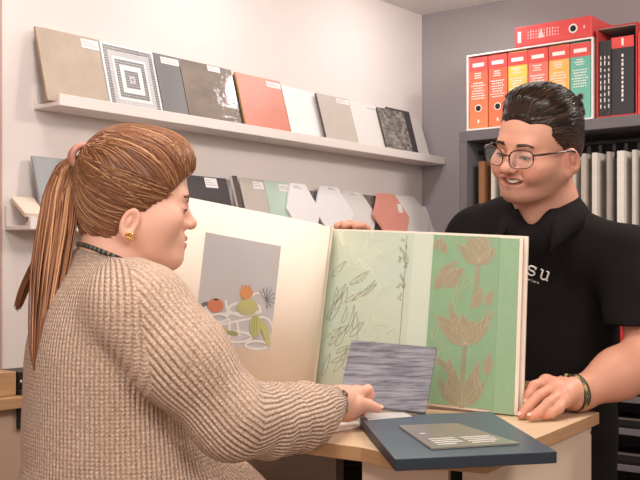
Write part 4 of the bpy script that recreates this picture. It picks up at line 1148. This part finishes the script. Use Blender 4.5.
ru = mth('MULTIPLY', sx.outputs[0], 2*math.pi/PER); rib = mth('SINE', ru)
fr = mth('ABSOLUTE', mth('SINE', mth('MULTIPLY', ru, .5)))
vv = mth('ADD', mth('MULTIPLY', sx.outputs[1], 2*math.pi/.0062), mth('MULTIPLY', fr, 2.2)); st = mth('SINE', vv)
hgt = mth('ADD', mth('MULTIPLY', fr, 1.0), mth('MULTIPLY', st, .10))
tcn = nt.nodes.new('ShaderNodeTexCoord'); nz = nt.nodes.new('ShaderNodeTexNoise'); nz.inputs['Scale'].default_value = 420; nz.inputs['Detail'].default_value = 3; L.new(tcn.outputs['Object'], nz.inputs['Vector'])
hgt2 = mth('ADD', hgt, mth('MULTIPLY', nz.outputs['Fac'], .55))
bp = nt.nodes.new('ShaderNodeBump'); bp.inputs['Strength'].default_value = 1.0; bp.inputs['Distance'].default_value = .0046; L.new(hgt2, bp.inputs['Height']); L.new(bp.outputs['Normal'], bs.inputs['Normal'])
nz2 = nt.nodes.new('ShaderNodeTexNoise'); nz2.inputs['Scale'].default_value = 260; nz2.inputs['Detail'].default_value = 5; L.new(tcn.outputs['Object'], nz2.inputs['Vector'])
rp_ = nt.nodes.new('ShaderNodeValToRGB'); rp_.color_ramp.elements[0].position = .32; rp_.color_ramp.elements[1].position = .62
rp_.color_ramp.elements[0].color = C4((198, 158, 132)); rp_.color_ramp.elements[1].color = C4((238, 206, 180)); L.new(nz2.outputs['Fac'], rp_.inputs[0]); L.new(rp_.outputs[0], bs.inputs['Base Color'])
M_knit = m
card = np_mesh('cardigan', Vw-np.array(WO), Fw, M_knit, wroot, knit=knit)
# neckline band and patterned necklace
NC = NBw+Vector((0, 0, .018))
mb = MB(); ring = []
for i in range(40):
    a = 2*math.pi*i/40
    ring.append(NC+wf*.018+wf*math.cos(a)*.067+wl*math.sin(a)*.0665+Vector((0, 0, .012-.030*math.cos(a)))-WO)
M_bead = [mat('bead_'+n, c, .3, bump=(60, .05, .001)) for n, c in (('dark', (38, 40, 36)), ('green', (84, 104, 78)), ('gold', (150, 120, 70)), ('grey', (110, 112, 104)))]
for i in range(110):
    t = i/110*40; a = int(t) % 40; q = ring[a].lerp(ring[(a+1) % 40], t-int(t))
    mb.sphere(q, .0042, 6, 4, rng.integers(4) if i % 2 else 0)
nk = mb.build('necklace', M_bead, wroot, smooth=True); nk['kind'] = 'stuff'
# trousers
M_tro = mat('dark_trousers', (50, 48, 54), .85, bump=(300, .15, .001))
def w_tro(p):
    d = ell(p, Vector((WT.x, WT.y, .86)), (.17, .20, .16), Mt)
    for s in (-1, 1):
        hp = Vector((WT.x, WT.y, .84))+wl*s*.10; kk = Vector((WT.x, WT.y, .48))+wl*s*.10+wf*.02; an = Vector((WT.x, WT.y, .09))+wl*s*.10
        d = smin(d, cone(p, hp, kk, .105, .075), .04); d = smin(d, cone(p, kk, an, .075, .058), .03)
    return smax(d, (.075-p[:, 2]).astype(np.float32), .01)
Vt, Ft = surface(w_tro, (WT.x-.26, WT.y-.28, .05), (WT.x+.26, WT.y+.28, 1.04), .012)
np_mesh('trousers', Vt-np.array(WO), Ft, M_tro, wroot)

# ================================================================== the man
MSC = 1.02
GM = head_frame(P(573, 161, 2.15), (-.010, .083, -.028), -138, 14, -12, MSC, .90)
mf = Vector((-math.sin(R(34)), -math.cos(R(34)), 0)); mlv = Vector((-mf.y, mf.x, 0))      # facing, and to his left
NBm = P(546, 208, 2.255)
MT = Vector((.500, 2.36, 1.28))
mroot = empty('person', (MT.x, MT.y, 0), 0, 'smiling man in black polo shirt and glasses holding the big book', 'person')
MO = Vector((MT.x, MT.y, 0))
M_skinm = skin_mat('skin_tan')
nbm = inv_pt(GM, NBm)
def mh(p):
    d = head_sdf(p, False)
    d = smin(d, cone(p, (-.030, 0, -.045), tuple(nbm), .058, .062), .03)
    return smin(d, cone(p, tuple(nbm), tuple(nbm+Vector((0, 0, -.06))), .070, .085), .03)
Vh, Fh = surface(mh, (-.145, -.12, -.27), (.14, .12, .135), .0027)
th, blend = skin_tint(Vh, (216, 158, 134), None, (214, 128, 108), (134, 104, 92))
v32 = Vh.astype(np.float32)
lipd = np.full(len(Vh), 9., dtype=np.float32)
for s in (-1, 1):
    lipd = np.minimum(lipd, cone(v32, (.0985, s*.004, -.0605), (.082, s*.028, -.0585), .0045, .0028)); lipd = np.minimum(lipd, cone(v32, (.0955, 0, -.0795), (.084, s*.024, -.068), .0055, .003))
blend((186, 98, 86), np.clip(1-(lipd-.0005)/.002, 0, 1)*.7)
# short hair on the sides is a darker scalp
x, y, z = Vh.T
blend((70, 48, 38), np.clip((.012-x)/.016, 0, 1)*np.clip((z-(.0+.25*(-x-.02)))/.02, 0, 1)*.0)
Vh = xf(Vh, GM)
LS, RS = P(630, 264, 2.17), P(479, 240, 2.42)
LE, LW = P(652, 356, 2.03), P(580, 394, 2.0)
K = [P(546, 381.5, 1.99), P(554, 387, 1.965), P(560.5, 394, 1.94), P(564, 401.5, 1.925)]
kn = [(K[0], .0118), (K[1], .0118), (K[2], .0112), (K[3], .0102)]
fing = [[(K[0], .0118), (P(534, 386, 1.975), .0108), (P(529, 395, 1.962), .0098), (P(527.2, 401, 1.957), .0088)],
        [(K[1], .0118), (P(538, 396.5, 1.935), .0108), (P(526.5, 409, 1.912), .0100), (P(521.5, 415, 1.906), .0090)],
        [(K[2], .0112), (P(548.5, 403, 1.90), .0104), (P(538, 413, 1.884), .0096), (P(531.5, 416.5, 1.882), .0088)],
        [(K[3], .0102), (P(559, 408.5, 1.90), .0096), (P(550.5, 413.5, 1.89), .0090), (P(545, 415.5, 1.89), .0082)]]
thumb = [(P(568, 390, 2.01), .018), (P(553, 391, 2.035), .0145), (P(541, 395, 2.04), .012), (P(531, 397, 2.035), .010)]
def m_arm(p):
    d = hand(p, (P(572, 393, 1.985), .029), .026, kn, fing, thumb)
    d = smin(d, cone(p, P(572, 393, 1.985), LW, .029, .030), .012)
    d = smin(d, cone(p, LW, P(618, 374, 2.02), .031, .048), .02); d = smin(d, cone(p, P(618, 374, 2.02), LE, .048, .053), .03)
    return smin(d, cone(p, LE, P(645, 308, 2.08), .050, .050), .02)
lo, hi = bounds([LE, LW, P(640, 305, 2.10)]+[q for f in fing for q, _ in f]+[q for q, _ in thumb], .07)
Va, Fa = surface(m_arm, lo, hi, .0030)
ta = np.tile(np.array(lin((214, 154, 128))), (len(Va), 1)).astype(float)
for f in fing+[thumb]:
    wgt = np.clip(1-np.linalg.norm(Va-np.array(tuple(f[-1][0])), axis=1)/.02, 0, 1)[:, None]; ta = ta*(1-.5*wgt)+np.array(lin((214, 132, 108)))*.5*wgt
for q, r in kn:
    wgt = np.clip(1-np.linalg.norm(Va-np.array(tuple(q)), axis=1)/.02, 0, 1)[:, None]; ta = ta*(1-.3*wgt)+np.array(lin((202, 124, 100)))*.3*wgt
NAILS_M = [(fing[k][2][0], fing[k][3][0], fing[k][3][1]) for k in range(4)]
# his right hand over the top of the spine
RE, RW = P(432, 330, 2.50), P(385, 262, 2.40)
K2 = [P(366, 236, 2.325), P(360, 237, 2.345), P(353, 239, 2.36), P(347, 242, 2.365)]
fing2 = [[(K2[0], .0115), (P(366, 229, 2.305), .0105), (P(361, 225.6, 2.285), .0100), (P(355.5, 226.3, 2.272), .0092)],
         [(K2[1], .0115), (P(356, 228.5, 2.325), .0105), (P(350, 224.4, 2.305), .0102), (P(344, 225.6, 2.288), .0094)],
         [(K2[2], .011), (P(347, 229, 2.335), .010), (P(342, 225.0, 2.315), .0096), (P(337, 226.2, 2.30), .0088)],
         [(K2[3], .010), (P(342, 233, 2.35), .0092), (P(337, 230.5, 2.335), .0088), (P(333, 232, 2.325), .0082)]]
th2 = [(P(372, 250, 2.38), .016), (P(362, 256, 2.37), .0135), (P(352, 258, 2.355), .0115), (P(344, 258, 2.345), .0095)]
def m_arm2(p):
    d = hand(p, (RW, .028), .025, [(q, .012) for q in K2], fing2, th2)
    d = smin(d, cone(p, RW, RE, .029, .048), .02); return smin(d, cone(p, RE, P(450, 300, 2.46), .05, .055), .03)
lo, hi = bounds([RE, RW]+[q for f in fing2 for q, _ in f], .06)
Va2, Fa2 = surface(m_arm2, lo, hi, .0034)
ta2 = np.tile(np.array(lin((214, 154, 128))), (len(Va2), 1)).astype(float)
Mm = np.array([[mf.x, mlv.x, 0], [mf.y, mlv.y, 0], [0, 0, 1]], dtype=np.float32)
def m_rest(p):
    d = cone(p, NBm-Vector((0, 0, .08))-mf*.02, Vector((MT.x, MT.y, 1.0)), .065, .11)
    d = smin(d, cone(p, NBm-Vector((0, 0, .08)), LS, .06, .055), .05); d = smin(d, cone(p, NBm-Vector((0, 0, .08)), RS, .06, .055), .05)
    d = smin(d, cone(p, LS, P(640, 305, 2.10), .06, .056), .03); d = smin(d, cone(p, RS, P(450, 300, 2.46), .06, .055), .03)
    for s in (-1, 1):
        hp = Vector((MT.x, MT.y, .93))+mlv*s*.10; kk = Vector((MT.x, MT.y, .50))+mlv*s*.11; an = Vector((MT.x, MT.y, .07))+mlv*s*.11
        d = smin(d, cone(p, hp, kk, .085, .06), .04); d = smin(d, cone(p, kk, an, .058, .04), .02)
        d = smin(d, cone(p, an-Vector((0, 0, .035)), an+mf*.15-Vector((0, 0, .038)), .03, .027), .02)
    return d
Vr, Fr = surface(m_rest, (MT.x-.36, MT.y-.45, 0), (MT.x+.36, MT.y+.34, 1.6), .013)
Vr[:, 2] = np.maximum(Vr[:, 2], .001)
tr = np.tile(np.array(lin((214, 154, 128))), (len(Vr), 1)).astype(float)
V, Fq = merge([(Vh, Fh), (Va, Fa), (Va2, Fa2), (Vr, Fr)])
np_mesh('body', V-np.array(MO), Fq, M_skinm, mroot, tint=np.concatenate([th, ta, ta2, tr]))
eyes(mroot, GM, MO, 30, ((58, 40, 30), (84, 60, 44), (36, 26, 20)), .0200, 1.0, False)
# teeth
mb = MB(); n = 11
up = [Vector((.0945-.55*t*t*.028-.0*abs(t), t*.0225, -.0640+.0050*t*t)) for t in np.linspace(-1, 1, n)]
vs = [GM @ q-MO for q in up]+[GM @ (q+Vector((-.0005, 0, -.0075*(1-.5*abs(t)**3)))) for q, t in zip(up, np.linspace(-1, 1, n))]
vs[n:] = [v-MO for v in vs[n:]]
bk = [v+(GM.to_3x3() @ Vector((-.004, 0, 0))) for v in vs]
mb.add(vs+bk, [(i, i+1, n+i+1, n+i) for i in range(n-1)]+[(2*n+i+1, 2*n+i, 3*n+i, 3*n+i+1) for i in range(n-1)]+[(i+1, i, 2*n+i, 2*n+i+1) for i in range(n-1)]+[(n+i, n+i+1, 3*n+i+1, 3*n+i) for i in range(n-1)])
mb.build('teeth', mat('teeth', (236, 226, 214), .25, bump=(30, .01, .001)), mroot, smooth=False)
# hair: dark, combed back, short at the sides
MBc, MLc, MDc = (52, 36, 28), (104, 76, 58), (26, 18, 15)
C2, R2 = np.array((-.012, 0, .038)), np.array((.104, .0815, .090))
def hairline_m(p):
    x, y, z = p.T
    front = x-(.083-.9*np.maximum(np.abs(y)-.030, 0))-.45*(z-.085)       # widow's edge on the forehead
    side = x-(.014+.034*np.clip((z+.012)/.03, 0, 1))                               # temple and sideburn
    w_ = np.clip((z-.040)/.022, 0, 1)
    return (front*w_+side*(1-w_)).astype(np.float32)
def mshell(p):
    x, y, z = p.T
    b = np.clip(-hairline_m(p)/.035, 0, 1); b = b*b*(3-2*b)
    top = np.clip((z-.045)/.045, 0, 1)*np.clip((.085-np.abs(y))/.03, 0, 1)
    d = smin(ell(p, C2, (.1005, .0775, .0845)), ell(p, (-.035, 0, -.01), (.074, .0715, .075)), .02)
    return d-(.0015+.0030*b+.020*b*top*np.clip((x+.10)/.08, .45, 1)).astype(np.float32)
def mcap(p):
    z = p[:, 2]; x = p[:, 0]
    d = smax(mshell(p), hairline_m(p), .003)
    for s in (-1, 1): d = smax(d, -ell(p, (-.004, s*.088, -.036), (.024, .030, .038)), .006)
    return smax(d, (-.062-z-.35*x).astype(np.float32), .012)
Vc, Fc = surface(mcap, (-.14, -.11, -.10), (.13, .11, .15), .0030)
tcm = np.tile(np.array(lin((46, 32, 26))), (len(Vc), 1)).astype(float)
zz = Vc[:, 2]; fade = np.clip((.045-zz)/.05, 0, 1)*np.clip((np.abs(Vc[:, 1])-.04)/.03, 0, 1)
tcm = tcm*(1-.55*fade[:, None])+np.array(lin((104, 72, 56)))*.55*fade[:, None]
v32 = Vc.astype(np.float32); on = (np.abs(mshell(v32)) < .0012); hl = hairline_m(v32)
cand = np.nonzero(on & (hl < -.0004))[0]; edge = np.nonzero(on & (hl < -.0004) & (hl > -.007) & (Vc[:, 2] > .045))[0]
pick = np.concatenate([rng.choice(cand, 2100), rng.choice(edge, 500)])
p0 = Vc[pick].astype(np.float32)+rng.normal(size=(len(pick), 3)).astype(np.float32)*.0015
topm = np.clip((p0[:, 2]-.050)/.02, 0, 1)*np.clip((.074-np.abs(p0[:, 1]))/.012, 0, 1)
flow = np.stack([-1+0*topm, rng.normal(size=len(pick))*.10+.5*p0[:, 1]/.07*topm, .45*topm-.45*(1-topm)+rng.normal(size=len(pick))*.08], 1)
ln = np.where(topm > .5, rng.uniform(.05, .10, len(pick)), rng.uniform(.010, .020, len(pick)))
n = 10; pp = [project(mshell, p0, .0)]
for k in range(n-1): pp.append(project(mshell, pp[-1]+(flow*(ln/(n-1))[:, None]*np.array((1, 1, 1-.9*k/n))).astype(np.float32), .0, 2))
pp = np.stack(pp, 1)
lf = (rng.random(len(pick))*np.where(topm > .5, .0045, .0012)-.0006)[:, None, None]*np.sin(np.linspace(.15, 2.7, n))[None, :, None]
dirs = pp-np.array((-.012, 0, .03)); dirs /= np.linalg.norm(dirs, axis=2)[..., None]
paths = [xf(a.astype(float), GM) for a in pp+dirs*lf]
ca = hair_cols(len(paths), MBc, MLc, MDc, .22); cb = hair_cols(len(paths), (66, 46, 36), (104, 76, 58), (38, 27, 21), .3)
Vs, Fs, Ts = strands(paths, [a if q > .5 else b for a, b, q in zip(ca, cb, topm)], .00125, 3)
V, Fq = merge([(xf(Vc, GM), Fc), (Vs, Fs)])
np_mesh('hair', V-np.array(MO), Fq, hair_mat('dark_hair_strands', .28), mroot, tint=np.concatenate([tcm, Ts]))
# glasses
M_frame = mat('tortoise_frame', (44, 32, 28), .25, noise=((84, 52, 36), 60, .2, (1, 1, 1)))
M_lens = mat('lens', (235, 238, 240), .02, alpha=.07, spec=.7, bump=(20, .01, .001))
gl = empty('glasses', (0, 0, 0)); gl.parent = mroot; gl.matrix_basis = Matrix.Translation(-MO) @ GM
for s in (-1, 1):
    prof = []
    for i in range(28):
        a = 2*math.pi*i/28; cx, sz = math.cos(a), math.sin(a)
        y = .0265*math.copysign(abs(cx)**.72, cx); z = (.0215 if sz > 0 else .0215)*math.copysign(abs(sz)**.75, sz)
        yy = s*.0345+y; prof.append(Vector((.1125-.45*max(0, abs(yy)-.02)**1.0*.55, yy, -.009+z+.10*(abs(yy)-.03))))
    top = [p for p in prof]
    rim = MB().tube(prof+[prof[0]], [.0017 if prof[i % 28].z > -.012 else .0010 for i in range(29)], 6, cap=False).build('rim', M_frame, gl, smooth=True)
    cen_ = sum(prof, Vector())/28
    MB().add(prof+[p+Vector((-.0012, 0, 0)) for p in prof], [tuple(range(28)), tuple(range(55, 27, -1))]).build('lens', M_lens, rim)
    hx = max(prof, key=lambda p: abs(p.y))
    MB().tube([hx+Vector((0, 0, .009)), Vector((.088, s*.072, .004)), Vector((.05, s*.0835, .003)), Vector((.005, s*.087, .000)), Vector((-.012, s*.086, -.006)), Vector((-.028, s*.083, -.026))], [.0026, .0028, .0022, .0020, .0020, .0016], 6).build('temple_arm', M_frame, gl, smooth=True)
MB().tube([(.111, -.0095, -.004), (.1165, -.004, -.001), (.1165, .004, -.001), (.111, .0095, -.004)], .0018, 6).build('bridge', M_frame, gl, smooth=True)
# polo shirt
M_polo = mat('black_polo', (24, 20, 19), .9, spec=.12, noise=((26, 23, 23), 30, .3, (1, 1, 1)), bump=(420, .25, .001))
HEM = P(620, 324, 2.1).z
def m_polo(p):
    x, y, z = p.T
    d = ell(p, MT+mf*.015+Vector((0, 0, .06)), (.155, .215, .26), Mm)
    d = smin(d, ell(p, MT+mf*.02+Vector((0, 0, -.20)), (.172, .205, .24), Mm), .09)
    d = smin(d, ell(p, MT+mf*.0+Vector((0, 0, -.36)), (.155, .19, .10), Mm), .08)
    d = smin(d, cone(p, NBm-Vector((0, 0, .055)), LS+Vector((0, 0, -.004)), .070, .080), .05)
    d = smin(d, cone(p, NBm-Vector((0, 0, .055)), RS+Vector((0, 0, -.004)), .070, .076), .05)
    d = smin(d, cone(p, NBm-Vector((0, 0, .01)), NBm-Vector((0, 0, .07)), .074, .10), .03)
    d = smin(d, ell(p, NBm+mf*.060+Vector((0, 0, -.065)), (.055, .075, .050), Mm), .03)
    sl = cone(p, LS, P(647, 338, 2.055), .083, .076); sl = smax(sl, (HEM-z).astype(np.float32), .004)
    sl = smax(sl, -cone(p, LS.lerp(P(647, 338, 2.055), .84), LS.lerp(P(647, 338, 2.055), 1.7), .058, .058), .003)
    d = smin(d, sl, .022)
    s2 = cone(p, RS, P(448, 312, 2.47), .080, .072); s2 = smax(s2, (P(450, 300, 2.46).z-z).astype(np.float32), .004)
    d = smin(d, s2, .022)
    f = (.0028*np.sin(34*(z+.8*x)+5*np.sin(11*x+3*z))*np.clip((1.46-z)/.1, 0, 1)).astype(np.float32)
    d = d+f
    d = smax(d, (.82-z).astype(np.float32), .01)
    d = smax(d, -cone(p, NBm+Vector((0, 0, .12)), NBm+Vector((0, 0, -.035))+mf*.015, .074, .064), .008)
    vn = NBm+mf*.095+Vector((0, 0, -.03))
    d = smax(d, -cone(p, NBm+mf*.08+Vector((0, 0, .02)), NBm+mf*.140+Vector((0, 0, -.075)), .040, .012), .008)
    return d
Vp, Fp = surface(m_polo, (MT.x-.34, MT.y-.42, .80), (MT.x+.33, MT.y+.32, 1.62), .0068)
shirt = np_mesh('polo_shirt', Vp-np.array(MO), Fp, M_polo, mroot)
# collar: a folded band open at the front
mb = MB(); n = 44; rows = []
for i in range(n+1):
    t = -1+2*i/n; a = t*R(150)                   # 0 is the nape
    di = -mf*math.cos(a)+mlv*math.sin(a)
    fr_ = abs(t)**2.2
    c = NBm+Vector((0, 0, .006-.040*fr_))+mf*.006
    up = c+di*(.0655+.004*fr_)+Vector((0, 0, .022-.008*fr_)); top = c+di*(.0725+.006*fr_)+Vector((0, 0, .027-.008*fr_))
    low = c+di*(.096+.030*fr_)+Vector((0, 0, -.022-.034*fr_**2))
    if abs(t) > .86: low = low+mf*.020*(abs(t)-.86)/.14+Vector((0, 0, -.010*(abs(t)-.86)/.14))
    mid = (top+low)/2+di*.004
    rows.append([up+Vector((0, 0, -.03)), up, top, mid, low])
vs = [q-MO for r in rows for q in r]
fs = [(i*5+j, i*5+j+1, (i+1)*5+j+1, (i+1)*5+j) for i in range(n) for j in range(4)]
mb.add(vs, fs); co = mb.build('collar', M_polo, shirt, smooth=True)
so = co.modifiers.new('thick', 'SOLIDIFY'); so.thickness = .003; so.offset = 0
# trousers, belt line hidden behind the counter
def m_tro(p):
    d = ell(p, Vector((MT.x, MT.y, .88)), (.145, .185, .13), Mm)
    for s in (-1, 1):
        hp = Vector((MT.x, MT.y, .88))+mlv*s*.09; kk = Vector((MT.x, MT.y, .50))+mlv*s*.11; an = Vector((MT.x, MT.y, .09))+mlv*s*.11
        d = smin(d, cone(p, hp, kk, .105, .078), .04); d = smin(d, cone(p, kk, an, .078, .06), .03)
    return smax(d, (.075-p[:, 2]).astype(np.float32), .01)
Vt, Ft = surface(m_tro, (MT.x-.26, MT.y-.28, .05), (MT.x+.26, MT.y+.28, 1.06), .013)
np_mesh('trousers', Vt-np.array(MO), Ft, M_tro, mroot)
# bracelet
bc = P(576, 393, 1.992); bd = (P(590, 388, 2.003)-P(566, 396, 1.982)).normalized(); bx_ = bd.cross(Vector((0, 0, 1))).normalized(); by_ = bx_.cross(bd)
M_br = [mat('bracelet_'+n, c, .7, bump=(200, .1, .001)) for n, c in (('olive', (96, 88, 56)), ('tan', (176, 152, 100)), ('dark', (50, 44, 32)))]
mb = MB(); nu, nv = 44, 7; wv = .0165; vs = []
for j in range(nv+1):
    for i in range(nu):
        a = 2*math.pi*i/nu; o = (j/nv-.5)*wv
        r = .0345+.0004*math.cos(3*a)
        vs.append(bc+bd*(o+.004*math.sin(a))+bx_*math.cos(a)*r*1.02+by_*math.sin(a)*r*.98-MO)
def bm_(i, j):
    if j in (0, nv-1): return 2
    k = (i % 6)-2.5; d = abs(k)+abs(j-3)*.9
    return 1 if d < 1.7 else (2 if d < 2.6 else 0)
for j in range(nv):
    for i in range(nu):
        mb.f.append((j*nu+i, j*nu+(i+1) % nu, (j+1)*nu+(i+1) % nu, (j+1)*nu+i)); mb.m.append(bm_(i, j))
mb.v = [tuple(v) for v in vs]
br = mb.build('bracelet', M_br, mroot, smooth=True); so = br.modifiers.new('thick', 'SOLIDIFY'); so.thickness = .0018; so.offset = 1
mb = MB()
for k, (a, l) in enumerate(((80, .014), (115, .018), (100, .010))):
    q = bc+bx_*math.cos(R(a))*.037+by_*math.sin(R(a))*.037-MO
    mb.tube([q, q-bd*l*.6+by_*.003, q-bd*l+by_*.002], .0018, 5, 2); mb.sphere(q-bd*l+by_*.002, .0038, 8, 6, 1 if k else 2)
mb.build('bracelet_tie', M_br, br, smooth=True)

# lettering printed on the shirt chest, laid on the cloth
def on_cloth(px, py, off=.0012):
    d = (P(px, py, 1.0)-Vector((0, 0, CAM_H))).normalized(); t = 1.9/d.y
    for _ in range(40):
        q = Vector((0, 0, CAM_H))+d*t; v = float(m_polo(np.array([tuple(q)], dtype=np.float32))[0]); t += v*.9
        if abs(v) < 2e-4: break
    return Vector((0, 0, CAM_H))+d*(t-off)
def lettering(name, strokes, org, ex, ey, wd):
    mb = MB()
    for st in strokes:
        q = [org+ex*x+ey*y for x, y in st]
        mb.tube([p-MO for p in q], wd, 5)
    o = mb.build(name, M_inkw, shirt, smooth=True); return o
o0, o1, o2 = on_cloth(526.5, 273.5), on_cloth(547.5, 281), on_cloth(529.5, 262)
ex = (o1-o0).normalized(); nrm = ex.cross((o2-o0).normalized()).normalized(); ey = nrm.cross(ex)*1.0
if ey.z < 0: ey = -ey
def arcp(cx, cy, rx, ry, a0, a1, n=9): return [(cx+rx*math.cos(R(a0+(a1-a0)*i/n)), cy+ry*math.sin(R(a0+(a1-a0)*i/n))) for i in range(n+1)]
U = .0225
S_ = [[(x*U, y*U) for x, y in arcp(.38, .74, .34, .26, 25, 270)+arcp(.38, .24, .36, .26, 90, -155)], [(.70*U, .98*U), (.70*U, .70*U)], [(.02*U, .30*U), (.02*U, .0)]]
U_ = [[(x*U+.0265, y*U) for x, y in [(.0, .97), (.22, .97), (.22, .35)]+arcp(.50, .30, .28, .30, 180, 330)], [(.55*U+.0265, .97*U), (.80*U+.0265, .97*U), (.80*U+.0265, .02*U), (.98*U+.0265, .02*U)]]
lettering('printed_letter', S_, o0, ex, ey, .0021); lettering('printed_letter', U_, o0, ex, ey, .0021)
t0 = on_cloth(525, 279.5)
GL = {'t': [[(.35, 1.3), (.35, .2), (.6, 0)], [(.05, .95), (.65, .95)]], 'e': [[(.1, .5), (.8, .5)]+arcp(.45, .5, .38, .48, 0, 310)], 'r': [[(.15, 0), (.15, 1)], [(.15, .6), (.4, .95), (.65, .95)]], 'i': [[(.3, 0), (.3, .95)], [(.3, 1.25), (.3, 1.4)]], 'o': [arcp(.45, .48, .38, .48, 0, 360)], 's': [arcp(.4, .72, .3, .25, 30, 270)+arcp(.4, .24, .32, .25, 90, -150)], 'n': [[(.12, 0), (.12, 1)], [(.12, .6), (.45, .97), (.78, .6), (.78, 0)]]}
x = -.0105; k = .0046; st = []
for ch in 'interiors':
    st += [[(x+a*k, b*k) for a, b in g] for g in GL[ch]]; x += k*1.02
lettering('printed_small_text', st, t0, ex, ey, .0006)

# finger nails
M_nail = mat('finger_nail', (236, 190, 172), .3, bump=(30, .01, .001))
def nail(a, b, r, root, O, up):
    d = (b-a).normalized(); n = (up-d*up.dot(d)).normalized(); sd = d.cross(n)
    m = Matrix((d, sd, n)).transposed().to_4x4()
    MB().sphere((0, 0, 0), (r*.62, r*.52, r*.16), 12, 6).build('fingernail', M_nail, root, M=Matrix.Translation(b+d*r*.35+n*r*.86-O) @ m, smooth=True)
for a, b, r in NAILS_M: nail(a, b, r, mroot, MO, Vector((-.25, -.45, .85)))
nail(P(368, 405, 1.79), P(378, 408.5, 1.797), .0085, wroot, WO, Vector((.1, -.6, .75)))
